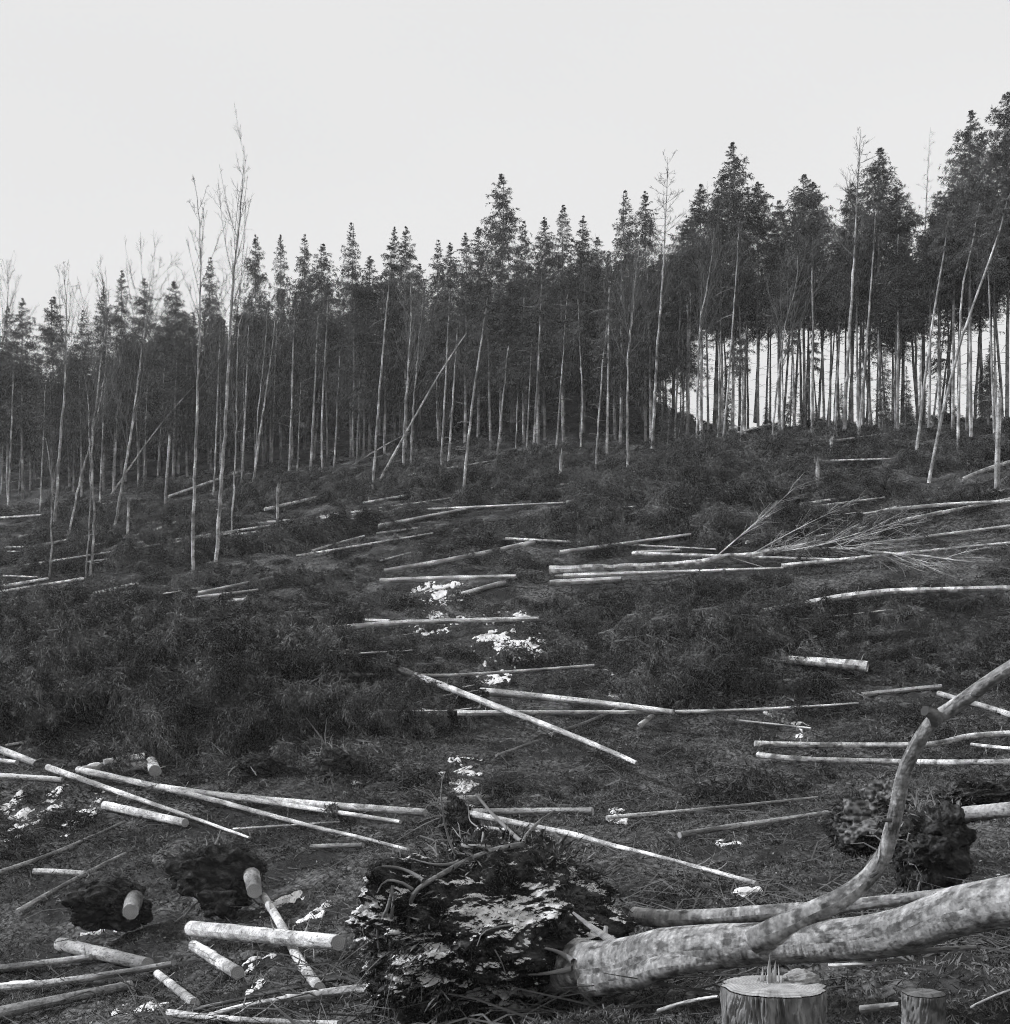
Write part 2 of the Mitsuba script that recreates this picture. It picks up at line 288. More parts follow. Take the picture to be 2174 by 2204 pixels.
log('thick sawn log lying crosswise over a thinner one, snow under its left end', [F(1080,1170), F(1900,1250)], 34, 33, lift=.14, bark='bark_log', sag=False)
log('short sawn log with its round end towards the viewer, under the crosswise log', [F(1090,1268), F(1335,1420)], 24, 29, snow=(.0, .5))
log('thin log passing under the crosswise log', [F(1480,990), F(1640,1270), F(1795,1505)], 17, 25)
log('pale snow-topped pole in the bottom left corner running to the right', [F(1180,1658), F(1906,1512), G(290,1488)], 11, 12, snow=(.0, .35), name='pole', cat='pole')
log('dark thin pole above the snow-topped pole', [F(1090,1625), F(1906,1452)], 5, 4, bark='bark_dark', name='pole', cat='pole')
log('grey log along the bottom edge left of the root plate', [F(950,1642), F(1500,1690), F(1906,1705)], 15, 12, bark='bark_log')
log('short log with snow beside the big root plate, lower middle', [F(1610,1560), F(1906,1530), G(280,1500)], 16, 14, snow=(.6, .8), bark='bark_log')
log('thin pale pole below the crossing poles on the left', [F(1310,612), F(1906,572)], 5, 4, name='pole', cat='pole')
log('short grey log left of the small root plate', [F(1750,712), G(160,702)], 12, 11, bark='bark_old')
# --- middle foreground
log('grey log in half shade right of the small root plate', [G(720,515), G(1450,508)], 15, 14, bark='bark_old')
log('long pale pole slanting from the small root plate far to the right', [G(700,515), G(1110,595), G(1420,662), G(1906,788), H(490,912)], 15, 5, name='pole', cat='pole', sag=False, lift=0.3)
log('short pale piece of pole under the long slanting pole', [G(780,597), G(965,618)], 9, 8, name='pole', cat='pole')
log('short sawn log lying behind the small root plate', [G(590,445), G(900,430)], 10, 13)
log('slim pale pole right of the middle running to the right, upper of two', [G(1530,548), G(1906,515), H(830,430)], 10, 4, name='pole', cat='pole')
log('grey pole right of the middle with a lit far end, lower of two', [H(60,642), H(440,582), H(960,503)], 14, 9, name='pole', cat='pole', bark='bark_old')
log('long straight trunk slanting down across the middle of the slope', [C(1780,1005), D(440,1180), D(980,1385), G(1130,5), G(1700,242)], 19, 9, sag=False, lift=0.7, name='fallen_tree', cat='fallen tree')
log('thin grey pole rising right behind the crossing trunks', [G(1200,85), G(1450,0), D(1700,1310)], 9, 8, bark='bark_old', name='pole', cat='pole')
log('short leaning pole stub below the thickest crossing trunks', [D(1700,1480), D(1785,1415)], 14, 12, bark='bark_old', sag=False, lift=.15, name='pole', cat='pole')
log('thin grey pole left of the slanting trunk, low in the middle', [G(910,198), G(1140,118)], 6, 6, bark='bark_old', name='pole', cat='pole')
# --- middle slope
log('pale trunk lying level above the slanting trunk, middle left', [D(-60,928), D(480,885), D(1150,866)], 14, 9, name='fallen_tree', cat='fallen tree', lift=0.5)
log('short pale log tucked above the level pale trunk', [D(30,872), D(310,882)], 9, 10)
log('long level trunk crossed by the slanting trunk', [C(1270,1160), D(300,1182), D(600,1185), D(1000,1162), D(1460,1128)], 9, 6, name='fallen_tree', cat='fallen tree', sag=False, lift=0.6)
log('thick pale trunk slanting onto the long level trunk right of the middle', [D(820,1275), D(1200,1310), D(1906,1390)], 18, 11, name='fallen_tree', cat='fallen tree', sag=False, lift=0.55)
log('long slim pole under the thick pale trunk running far to the right', [D(690,1397), D(1400,1392), E(0,1382), E(1060,1333)], 13, 4, name='pole', cat='pole', sag=False, lift=0.45)
log('thin pale pole sloping down left of the slanting trunk', [C(1300,1218), D(0,1298), D(650,1402)], 5, 6, name='pole', cat='pole', lift=0.35)
log('pale trunk rising to the right above the snowy patch', [D(280,598), D(800,505), D(1120,435)], 10, 10, name='fallen_tree', cat='fallen tree', lift=0.45)
log('level pale trunk with a splintered left end above the snowy patch', [D(255,655), D(600,640), D(1020,628)], 12, 9, name='fallen_tree', cat='fallen tree', lift=0.4)
log('lowest grey trunk of the stack in the middle of the slope', [D(1210,665), D(1610,645)], 13, 13, bark='bark_log', name='fallen_tree', cat='fallen tree', lift=0.25)
log('thin dark-sided trunk in the stack in the middle of the slope', [D(1240,628), D(1650,606)], 7, 6, bark='bark_old', name='fallen_tree', cat='fallen tree', lift=0.3)
log('short pale log slanting beside the snowy patch', [D(640,748), D(960,660)], 9, 11)
log('thin log far up the middle slope', [D(235,387), D(600,338)], 5, 3)
log('short bright thin pole just below the standing pines in the middle', [D(780,247), D(1055,214)], 3, 3, name='pole', cat='pole')
log('thin pale pole left of the middle halfway up the slope', [C(1750,488), C(1906,440), D(170,400)], 6, 4, name='pole', cat='pole')
log('short pale log right of the middle above the trunk stack', [D(1690,495), D(1906,487), E(60,478)], 8, 8)
log('short thin pole in the brush left of the middle', [D(255,542), D(490,478)], 4, 4, name='pole', cat='pole')
# --- right slope
log('curved white trunk snapped at its left end, lying across the right', [E(380,852), E(700,790), E(1000,735), E(1300,706), E(1906,690), E(2300,690)], 15, 11, bark='bark_pale', name='fallen_tree', cat='fallen tree', sag=False, lift=0.95)
log('thick pale trunk with a splintered left end in the brush on the right', [E(480,1075), E(800,1100), E(1110,1128)], 14, 24, bark='bark_pale', name='fallen_tree', cat='fallen tree', lift=0.6)
log('short pale log beyond the curved limb on the right', [E(1075,1287), E(1525,1240)], 11, 11)
log('pale log meeting the curved limb at the right edge', [E(1505,1278), E(1906,1398), E(2200,1480)], 11, 13)
log('thin pale stick lying right of the crossing trunks', [E(380,1428), E(795,1473)], 4, 4, name='pole', cat='pole')
log('upper of two white logs behind the curved limb', [H(480,130), H(1000,140), H(1440,138), H(1700,88), H(1906,74), H(2200,74)], 12, 14, bark='bark_pale', sag=False, lift=.2)
log('lower of two white logs behind the curved limb', [H(500,192), H(740,218), H(1280,232), H(1906,232), H(2200,225)], 12, 13, bark='bark_pale', sag=False, lift=.1)
log('short white branch between the two white logs at the right edge', [H(1690,135), H(1906,157), H(2100,170)], 7, 7, bark='bark_pale', name='stick', cat='stick', lift=.1)
# --- far slope, logs seen as pale strokes
FAR = [[C(0,300), C(275,279)], [C(105,408), C(275,374)], [C(-30,692), C(270,640)], [C(-30,722), C(470,641)], [C(-20,780), C(135,744)], [C(-20,810), C(100,790)], [C(500,460), C(860,370), C(985,322)], [C(640,462), C(805,434)],
       [C(945,180), C(1360,35)], [C(1590,352), C(1906,285)], [C(520,728), C(775,668)], [C(610,772), C(695,740)], [C(20,466), C(195,460)], [C(45,490), C(135,488)], [C(540,232), C(655,208)], [C(20,625), C(210,632)],
       [D(1350,52), D(1545,34)], [D(1270,112), D(1470,94)], [E(340,197), E(615,164)], [E(735,222), E(985,184)], [E(795,237), E(1205,184)], [E(930,302), E(1135,268)], [E(210,187), E(745,100)],
       [B(1050,1427), B(1440,1374)], [B(1195,1477), B(1455,1469)], [B(700,1417), B(1000,1338)], [A(0,1692), A(185,1680)], [A(1540,1530), A(1906,1468)], [A(1090,1560), A(1200,1545)], [D(1620,95), D(1700,70)]]
FT = [5, 5, 7, 8, 8, 9, 6, 5, 6, 6, 9, 10, 4, 4, 5, 4, 4, 4, 6, 6, 5, 6, 3, 6, 5, 5, 5, 4, 4, 4]
for px, t in zip(FAR, FT):
    log('thin pale log half sunk in brush on the far part of the slope', px, t, t * .8, bark='bark_pale', group='pale logs scattered over the upper slope', lift=.5, name='log', stub=1)
rng = np.random.default_rng(41)
for _k in range(30):
    d_ = rng.uniform(46, 74); u_ = rng.uniform(-80, 1900); x_ = (u_ - CX) / F0 * d_; a_ = rng.normal(.05, .3); l_ = rng.uniform(5, 13); e_ = (x_ + l_ * math.cos(a_), d_ + l_ * math.sin(a_))
    px = [(CX + q_[0] / q_[1] * F0, HV - float(height(*q_)) / q_[1] * F0) for q_ in ((x_, d_), e_)]
    if px[1][1] < 1000: continue
    t_ = rng.uniform(.12, .22) / d_ * F0
    log('thin pale log half sunk in brush on the far part of the slope', px, t_, t_ * .5, bark=['bark_log', 'bark_pale'][_k % 2], group='pale logs scattered over the upper slope', lift=.32, stub=2.5)
log('bright bare trunk with twigs at the foot of a short standing post, upper left slope', [C(1485,252), C(1785,183)], 7, 6, bark='bark_pale', lift=.3)
log('short bright log right of the two tall birches', [C(1212,778), C(1388,760)], 12, 10, bark='bark_pale', lift=.2)
log('long pale trunk under the right-hand trees, upper of the right slope', [E(1235,252), E(1720,214), E(1906,206), E(2200,200)], 8, 7, name='fallen_tree', cat='fallen tree', lift=0.6)
log('pale trunk jutting in at the right edge below the leaning pines', [E(1640,82), E(1820,12), E(2100,-60)], 9, 10, name='fallen_tree', cat='fallen tree', lift=.3)

# ------------------------------------------------------------------ uprooted trees: root plates, roots, stems
def blob(ctr, normal, rx, rz, th, seed, rough=0.42, sub=5):
    m = trimesh.creation.icosphere(subdivisions=sub, radius=1.0)
    n = unit(np.asarray(normal, float)); x = unit(np.cross([0, 0, 1.0], n)); z = np.cross(n, x)
    v = np.array(m.vertices)
    k = 1 + rough * 2 * (meshkit.fbm(v * 1.6 + seed * 5.1, 4, seed) - 0.5) + 0.14 * 2 * (meshkit.fbm(v * 6 + seed, 3, seed) - 0.5) + 0.07 * 2 * (meshkit.fbm(v * 19 + seed, 3, seed + 1) - 0.5)
    v = v * k[:, None]
    return ctr + v[:, :1] * rx * x + v[:, 1:2] * th * n + v[:, 2:] * rz * z, np.array(m.faces)[:, ::-1], (x, n, z)
def roots_of(ctr, ax, rx, rz, th, n, seed, size=0.03, ln=0.5, arc=(0, 2 * np.pi), lit=None):
    """Roots that leave the rim and the underside of a root plate, each forking once or twice."""
    rng = np.random.default_rng(seed); x, nn, z = ax; out = []
    for _ in range(n):
        a_ = rng.uniform(*arc); d = np.cos(a_) * x * rx + np.sin(a_) * z * rz
        o = ctr + d * rng.uniform(.55, .95) - nn * th * rng.uniform(-.3, .8)
        d = unit(d + rng.normal(size=3) * 0.35 - nn * rng.uniform(-.2, .7))
        l = ln * rng.uniform(.4, 1.2); w = rng.normal(size=3) * 0.35
        pts_ = [o + d * l * s + (w * s * s - np.array([0, 0, .35]) * s * s) * l for s in np.linspace(0, 1, 6)]
        r0 = size * rng.uniform(.4, 1.1)
        out.append(tube(np.array(pts_), np.linspace(r0, r0 * .25, 6), 6, .15, seed))
        for _k in range(rng.integers(1, 4)):
            b0 = pts_[rng.integers(2, 5)]; e = unit(d + rng.normal(size=3) * .6) * l * rng.uniform(.25, .6)
            out.append(tube(np.array([b0, b0 + e * .5 + [0, 0, .02], b0 + e - [0, 0, .04]]), np.array([.5, .35, .12]) * r0, 4))
    return join(out)
def grass_rim(ctr, ax, rx, rz, th, n, seed, ln=.22, arc=(0, 2 * np.pi)):
    rng = np.random.default_rng(seed); x, nn, z = ax
    a_ = rng.uniform(*arc, n); d = np.cos(a_)[:, None] * x * rx + np.sin(a_)[:, None] * z * rz
    p = ctr + d * rng.uniform(.8, 1.02, n)[:, None] + nn * th * rng.uniform(-.7, .7, n)[:, None]
    dd = unit(unit(d) + rng.normal(size=(n, 3)) * .6 - np.array([0, 0, .5]))
    return sprays(p, dd, ln * rng.uniform(.3, 1.2, n), np.full(n, .005), rng)
def plate_tree(label, u, v, w, h, depth, normal, seed, thick=.35, nroot=14, rsize=.03, rlen=.45, arc=(0, 2 * np.pi), stem=None, snow=0, plabel=None):
    """An uprooted tree: its root plate at the pixel's direction and depth, with roots, and the stem (a path and a radius) where one is left."""
    ctr = ray(u, v, depth); rx, rz = w / 2 * depth / F0, h / 2 * depth / F0
    ctr[2] = max(ctr[2], height(ctr[0], ctr[1]) + rz * .55)
    key = thing('uprooted_tree', label, 'uprooted tree')
    prng = np.random.default_rng(seed); bl = [blob(ctr, normal, rx * .78, rz * .8, thick, seed, .55)]; ax = bl[0][2]
    for q_ in range(4):
        a_ = prng.uniform(0, 6.28); o_ = ctr + ax[0] * rx * .55 * math.cos(a_) + ax[2] * rz * (.55 * math.sin(a_) - .15) + ax[1] * thick * prng.normal() * .3; k_ = prng.uniform(.32, .55)
        bl.append(blob(o_, normal, rx * k_, rz * k_, thick * prng.uniform(.5, .9), seed * 7 + q_, .7, 4))
    vv, ff, _u = join([b_[:2] for b_ in bl])
    put(key, (vv, ff), 'soil', True, part='root_plate', label=plabel)
    rt = roots_of(ctr, ax, rx, rz, thick, nroot, seed, rsize, rlen, arc)
    put(key, (rt[0], rt[1]), 'root', False, part='roots', kind='stuff')
    gr = grass_rim(ctr, ax, rx, rz, thick, int(700 * rx), seed + 1, .12)
    put(key, gr, 'litter', False, part='turf_fringe', kind='stuff')
    if stem is not None:
        q, s = resample(np.array(stem[0]), .15); rad = np.interp(s, [0, 1], stem[1])
        m = tube(q, rad, 14, .08, seed)
        put(key, (m[0], m[1]), 'bark_old', True, m[2], part='trunk')
        d = disc(q[-1], q[-1] - q[-2], rad[-1] * 1.01, seed); put(key, d[:2], 'cut_wood', False, d[2], part='cut_face')
    return key, ctr, ax
def stub_stem(u, v, t, depth, back):
    e = ray(u, v, depth); r = t / 2 * depth / F0
    return [e + np.array(back), e], (r * 1.25, r)
plate_tree('broad dark root plate with a sawn trunk stub, larger of two at lower left', 470, 1882, 205, 165, 19.3, (.35, -.9, .1), 3, nroot=12, stem=stub_stem(548, 1918, 32, 18.2, (-.25, 1.0, .1)), rlen=.4, rsize=.025)
plate_tree('dark root plate with a stub and snow before it, nearer the left edge', 232, 1937, 165, 125, 19.6, (.3, -.9, .1), 4, nroot=10, stem=stub_stem(281, 1963, 33, 18.6, (-.25, 1.0, .05)), rlen=.35, rsize=.022)
plate_tree('small upright root plate with a shaggy pale fringe, where the pale poles meet', 985, 1780, 82, 125, 21.5, (.9, -.45, .1), 5, thick=.28, nroot=34, rsize=.022, rlen=.6, arc=(.6 * np.pi, 1.7 * np.pi))
plate_tree('dark upturned root plate with spidery roots on top below the spruce heap', 722, 1700, 120, 95, 28.5, (.5, -.85, .1), 6, nroot=16, stem=stub_stem(775, 1696, 23, 27.4, (-.4, 1.1, .05)), rlen=.8, rsize=.025, arc=(.2 * np.pi, .8 * np.pi))
plate_tree('low dark root plate left of the spidery one, below the spruce heap', 565, 1690, 115, 75, 29.5, (.3, -.9, .1), 7, nroot=9, rlen=.5)
plate_tree('upturned root plate speckled with light behind the curved limb', 2000, 1835, 200, 210, 11.2, (.6, -.75, .25), 8, thick=.3, nroot=26, rsize=.02, rlen=.45, arc=(.3 * np.pi, 1.3 * np.pi))
kk = 'uprooted_tree_%03d' % (taken['uprooted_tree'] - 1)
for (u_, v_, w_, h_, d_, sd) in ((1850, 1775, 120, 110, 11.6, 61), (1905, 1720, 80, 90, 11.9, 62)):
    c_ = ray(u_, v_, d_); bl = blob(c_, (-.5, -.85, .2), w_ / 2 * d_ / F0, h_ / 2 * d_ / F0, .16, sd, .8)
    put(kk, bl[:2], 'litter', True, part='turf_clod'); gr = grass_rim(c_, bl[2], w_ / 2 * d_ / F0, h_ / 2 * d_ / F0, .16, 500, sd, .12); put(kk, gr, 'litter', False, part='turf_fringe', kind='stuff')
st = [ray(2075, 1752, 13.6), ray(2180, 1742, 13.0), ray(2500, 1710, 11.5)]
plate_tree('dark root plate at the right edge with a pale trunk running out of the picture', 2080, 1715, 190, 95, 14.2, (.75, -.6, .1), 9, nroot=10, rlen=.4, stem=(st, (.085, .075)))

# --- the big uprooted tree of the foreground, its root plate, roots, trunk and curved limb
big = thing('uprooted_tree', 'great uprooted tree with a snow-flecked root plate and thick pale trunk, nearest the viewer', 'uprooted tree')
pc = ray(1075, 2000, 9.05)
pv, pf, pax = blob(pc, (.66, -.74, .05), 1.02, .66, .62, 21, .48, 7)
put(big, (pv, pf), 'soil_snow', True, part='root_plate', label='dark root plate flecked with snow')
pil = ray(868, 2020, 9.35)
bv, bf, _ = blob(pil, (-.8, -.5, .1), .22, .52, .16, 23, .3, 5)
put(big, (bv, bf), 'soil', True, part='root_plate')
TR = [(G(1250,1375), 8.8, 128), (G(1340,1378), 8.55, 120), (G(1430,1384), 8.35, 112), (G(1520,1380), 8.2, 106), (G(1700,1345), 8.0, 104), (H(0,1290), 7.75, 98), (H(600,1245), 7.25, 92), (H(1000,1225), 6.95, 92), (H(1300,1180), 6.7, 98), (H(1600,1075), 6.45, 106), (H(1906,1010), 6.2, 110), (H(2500,900), 5.8, 118)]
tp = np.array([ray(*c, d) for c, d, t in TR]); tr = np.array([t / 2 * d / F0 for c, d, t in TR])
tq, ts = resample(tp, .05); tw_ = np.concatenate([[0], np.cumsum(np.linalg.norm(np.diff(tp, axis=0), axis=1))]); tk = np.interp(ts, tw_ / tw_[-1], tr)
m = tube(tq, tk, 56, .06, 31)
put(big, m[:2], 'bark_big', True, m[2], part='trunk')
lower = [(G(1420,1470), 8.2, 62), (G(1700,1440), 7.85, 60), (H(0,1370), 7.6, 55), (H(350,1330), 7.4, 36), (H(700,1290), 7.2, 20)]
lp = np.array([ray(*c, d) for c, d, t in lower]); lr = np.array([t / 2 * d / F0 for c, d, t in lower])
lq, ls_ = resample(lp, .05); lk = np.interp(ls_, np.linspace(0, 1, len(lr)), lr)
m = tube(lq, lk, 24, .12, 33, True); put(big, m[:2], 'bark_big', True, m[2], part='buttress_root', label='ridge of the root flare running along the lower side of the trunk')
LB = [(H(480,1235), 7.25, 60), (H(620,1170), 7.15, 62), (H(760,1100), 7.1, 54), (H(1000,975), 7.0, 44), (H(1140,850), 6.95, 38), (H(1215,720), 6.9, 34), (H(1262,540), 6.8, 32), (H(1310,310), 6.7, 31), (H(1390,130), 6.6, 31), (E(1490,1420), 6.5, 33), (E(1560,1375), 6.45, 33), (E(1720,1262), 6.3, 31), (E(1906,1135), 6.2, 30), (E(2300,900), 6.0, 28)]
bp = np.array([ray(*c, d) for c, d, t in LB]); br = np.array([t / 2 * d / F0 for c, d, t in LB])
bq, bs = resample(bp, .04); bw_ = np.concatenate([[0], np.cumsum(np.linalg.norm(np.diff(bp, axis=0), axis=1))]); bk = np.interp(bs, bw_ / bw_[-1], br)
m = tube(bq, bk, 24, .08, 35); put(big, m[:2], 'bark_big', True, m[2], part='limb', label='curved pale limb rising to the right edge')
kn = ray(*E(1478,1392), 6.42)
m = tube(np.array([kn + [.03, .05, -.03], kn + [0, 0, 0], kn + [-.055, -.03, .015]]), np.array([.04, .034, .027]), 12, .1, 3); put(big, m[:2], 'bark_old', True, m[2], part='branch_stub')
d = disc(kn + [-.056, -.031, .015], (-.055, -.03, .015), .027, 4); put(big, d[:2], 'bark_dark', False, d[2], part='cut_face')
for c, dd in ((H(1330,320), (-.04, -.05, .01)), (H(1240,560), (-.06, -.02, .0)), (H(1130,870), (.02, -.06, .03)), (E(1700,1285), (.0, -.06, .0))):
    q0 = ray(*c, 6.72 if c[0] < 1960 else 6.28); m = tube(np.array([q0, q0 + np.array(dd)]), np.array([.014, .009]), 6, 0, 1, True); put(big, m[:2], 'bark_dark', False, m[2], part='knot')
PLT = trimesh.Trimesh(np.vstack([pv, bv]), np.vstack([pf, bf + len(pv)]), process=False).triangles
def on_plate(u, v, else_d):
    """Depth at which the view towards (u, v) meets the great root plate, or else_d beside it."""
    d = ray(u, v, 1.0); e1, e2 = PLT[:, 1] - PLT[:, 0], PLT[:, 2] - PLT[:, 0]; h = np.cross(d, e2); a_ = (e1 * h).sum(1); a_[np.abs(a_) < 1e-12] = 1e-12
    s_ = -PLT[:, 0]; uu = (s_ * h).sum(1) / a_; q = np.cross(s_, e1); vv = (q @ d) / a_; t = (e2 * q).sum(1) / a_
    ok = (uu >= 0) & (vv >= 0) & (uu + vv <= 1) & (t > 1)
    return min(t[ok].min() - .03, else_d) if ok.any() else else_d
def path_root(px, d0, d1, r0, r1):
    q, s = resample(np.array([ray(*c, on_plate(*c, d0 + (d1 - d0) * k / (len(px) - 1))) for k, c in enumerate(px)]), .06)
    return tube(q, np.linspace(r0 * .75, r1 * .75, len(q)), 8, .3, len(px))
ROOTS = [([G(430,1190), G(415,1120), G(445,980), G(610,860), G(790,770), G(960,715), G(1060,700)], 8.55, 9.2, .018, .03, 'bark_dark', 'dark curved root looping over the face of the root plate'),
         ([G(1060,690), G(1150,570), G(1240,510)], 9.2, 9.3, .022, .012, 'bark_dark', None), ([G(1050,680), G(900,540), G(795,415)], 9.2, 9.5, .024, .014, 'root', 'pale straight root sticking up from the top of the root plate'),
         ([G(940,720), G(740,760), G(600,690), G(480,650)], 9.1, 9.4, .022, .008, 'root', None), ([G(700,790), G(560,810), G(440,780)], 9.0, 9.2, .02, .006, 'root', None),
         ([G(500,900), G(360,830), G(265,822)], 9.1, 9.3, .02, .008, 'root', None), ([G(900,720), G(780,710), G(720,700)], 9.3, 9.5, .03, .02, 'root', None),
         ([G(830,690), G(835,640), G(760,560), G(750,470)], 9.3, 9.5, .012, .005, 'root', None), ([G(1570,1245), G(1470,1180), G(1340,1080)], 8.2, 8.35, .045, .012, 'fresh_wood', 'pale splintered root at the base of the trunk'),
         ([G(1520,1230), G(1525,1160)], 8.25, 8.3, .03, .02, 'fresh_wood', None), ([G(1340,1355), G(1240,1295), G(1180,1280)], 8.2, 8.4, .03, .01, 'root', None), ([G(1340,1395), G(1210,1420), G(1090,1430)], 8.2, 8.4, .03, .008, 'root', None),
         ([G(330,930), G(300,1050), G(240,1190), G(250,1300)], 9.1, 9.0, .02, .008, 'root', None), ([G(340,980), G(320,1100), G(310,1280)], 9.0, 8.9, .022, .008, 'root', None), ([G(440,950), G(300,900), G(240,970)], 9.1, 9.1, .016, .006, 'root', None),
         ([G(1000,1150), G(840,1190), G(800,1270)], 8.5, 8.5, .01, .004, 'root', None), ([G(900,1290), G(950,1390), G(970,1470)], 8.5, 8.4, .008, .004, 'root', None)]
for px, d0, d1, r0, r1, mt, lb in ROOTS:
    m = path_root(px, d0, d1, r0, r1); put(big, m[:2], mt, True, m[2], part='root', label=lb)
rt = join([roots_of(pc, pax, 1.0, .66, .5, 60, 77, .012, .4), roots_of(pil, _, .22, .5, .16, 30, 78, .012, .35)])
put(big, rt[:2], 'root', False, part='root_hairs', kind='stuff')
gr = join([grass_rim(pc, pax, 1.0, .68, .5, 3600, 79, .13), grass_rim(pil, _, .25, .5, .2, 2600, 80, .22)])
put(big, gr[:2], 'litter', False, part='turf_fringe', kind='stuff')
def snow_noise(p, up): return .5 * meshkit.fbm(p * [1.8, 1.8, 3], 2, 91) + .5 * meshkit.fbm(p * [8, 8, 20], 4, 93) + .16 * np.clip(up, -.2, 1) + .10 * (meshkit.fbm(p * 40, 2, 92) - .5)
rng = np.random.default_rng(83); tri = PLT; ar = np.linalg.norm(np.cross(tri[:, 1] - tri[:, 0], tri[:, 2] - tri[:, 0]), axis=1); k_ = rng.choice(len(tri), 26000, p=ar / ar.sum()); b_ = rng.dirichlet((1, 1, 1), 26000); p_ = (tri[k_] * b_[..., None]).sum(1)
nn_ = unit(np.cross(tri[:, 1] - tri[:, 0], tri[:, 2] - tri[:, 0]))[k_]; m = sprays(p_, unit(nn_ * .5 + rng.normal(size=p_.shape) * .6 - [0, 0, .35]), rng.uniform(.012, .055, len(p_)), rng.uniform(.0015, .004, len(p_)), rng)
put(big, m, 'needles_fallen', False, part='moss_and_fibres', kind='stuff')
# second trunk behind it
sec = [(G(1690,1100), 9.6, 38), (H(0,1110), 9.3, 38), (H(700,1065), 8.8, 34), (H(1100,1025), 8.4, 26), (H(1600,960), 8.0, 22), (H(2200,870), 7.4, 20)]
sp_ = np.array([ray(*c, d) for c, d, t in sec]); sr = np.array([t / 2 * d / F0 for c, d, t in sec]); sq, ss = resample(sp_, .08)
key = thing('fallen_tree', 'mottled trunk lying close behind the great pale trunk', 'fallen tree')
m = tube(sq, np.interp(ss, np.linspace(0, 1, len(sr)), sr), 24, .12, 41, True); put(key, m[:2], 'bark_big', True, m[2])
AXES += [tq, sq, bq]; KEEP += [True] * 3
for lb, px, d0, d1, r in [('thin pale pole lying under the great trunk, upper of two', [H(930,1340), H(1300,1300), H(1720,1270)], 7.0, 6.6, .022), ('thin pale pole lying under the great trunk, lower of two', [H(890,1372), H(1200,1358), H(1400,1352)], 6.9, 6.7, .012),
                          ('short pale stick right of the foreground stump', [H(1070,1618), H(1285,1590)], 6.2, 6.1, .022), ('thin branch reaching the left side of the foreground stump', [H(-60,1625), H(120,1570), H(275,1545)], 6.6, 6.2, .012),
                          ('thin branch in the bottom right corner', [H(1690,1605), H(1800,1550), H(1960,1490)], 6.3, 6.0, .008)]:
    q, s = resample(np.array([ray(*c, d0 + (d1 - d0) * k / (len(px) - 1)) for k, c in enumerate(px)]), .08)
    key = thing('stick', lb, 'stick'); m = tube(q, np.linspace(r, r * .6, len(q)), 8, .15, len(lb), True); put(key, m[:2], 'bark_log', True, m[2])

# ------------------------------------------------------------------ stumps
def stump(label, c, top, r, bark, seed, splinters=(), fine=90, rows=18, cut='fresh_wood'):
    key = thing('stump', label, 'stump'); rng = np.random.default_rng(seed)
    zb = height(top[0], top[1]) - .15
    a_ = np.arange(fine + 1) * 2 * np.pi / fine; hs = np.linspace(0, 1, rows)
    AA, HH = np.meshgrid(a_, hs, indexing='xy')
    z = zb + (top[2] - zb) * HH
    q = np.stack([np.cos(AA) * 2.2, np.sin(AA) * 2.2, HH * 0.5], -1)
    wob = .25 * meshkit.fbm(np.stack([np.cos(AA) * 3, np.sin(AA) * 3, HH * 5], -1), 2, seed + 3); rid = 1 - np.abs(2 * meshkit.fbm(np.stack([np.cos(AA + wob) * 13, np.sin(AA + wob) * 13, HH * 4], -1), 3, seed) - 1) * 2.2 + .35 * (meshkit.fbm(np.stack([np.cos(AA) * 16, np.sin(AA) * 16, HH * 9], -1), 2, seed + 1) - .5)
    k = r * (1 + .34 * (meshkit.fbm(q, 3, seed) - .5) + .10 * np.clip(rid - .75, -.9, .4) * np.clip((1 - HH) * 30, .25, 1) + .30 * (1 - HH) ** 2.5 * (1 + .5 * np.sin(AA * 5 + seed)))
    k[:, -1] = k[:, 0]
    v = np.stack([top[0] + k * np.cos(AA), top[1] + k * np.sin(AA), z], -1)
    n = fine + 1; i, j = np.meshgrid(np.arange(rows - 1), np.arange(fine), indexing='ij')
    f = np.stack([i * n + j, i * n + j + 1, (i + 1) * n + j + 1, (i + 1) * n + j], -1).reshape(-1, 4)
    put(key, (v.reshape(-1, 3), f), bark, True, np.stack([AA * r, z], -1).reshape(-1, 2), part='bark')
    rim = v[-1, :-1]; ctr = rim.mean(0)
    vs, us = [ctr + [0, 0, .012]], [[0, 0]]
    for g in (.3, .6, .85, 1.0):
        w = ctr + (rim - ctr) * g * .985; w[:, 2] += .06 * (meshkit.fbm(w * 9, 4, seed) - .5) * (g < 1) + (.004 if g == 1 else .012)
        vs += list(w); us += [[g * r, 0]] * fine
    kk = np.arange(fine); k1 = (kk + 1) % fine; fs = [np.stack([0 * kk, 1 + kk, 1 + k1], 1)]
    for ring in range(3):
        o, o2 = 1 + ring * fine, 1 + (ring + 1) * fine
        fs += [np.stack([o + kk, o2 + kk, o2 + k1], 1), np.stack([o + kk, o2 + k1, o + k1], 1)]
    put(key, (np.array(vs), np.vstack(fs)), cut, True, np.array(us), part='cut_face')
    for x, y, w, h_ in splinters:
        o = top + np.array([x, y, -.01]); a2 = rng.uniform(0, 6.28, 5); a2.sort()
        ring = np.stack([np.cos(a2) * w * .5, np.sin(a2) * w * .3, 0 * a2], 1)
        vv = np.vstack([o + ring, o + ring * .75 + [0, 0, h_ * .6], [o + [w * .15, 0, h_]]])
        ff = [[i_, (i_ + 1) % 5, 5 + (i_ + 1) % 5] for i_ in range(5)] + [[i_, 5 + (i_ + 1) % 5, 5 + i_] for i_ in range(5)] + [[5 + i_, 5 + (i_ + 1) % 5, 10] for i_ in range(5)]
        put(key, (vv, np.array(ff)), 'fresh_wood', False, part='splinter')
    return key
stp = ray(*H(590,1490), 5.4)
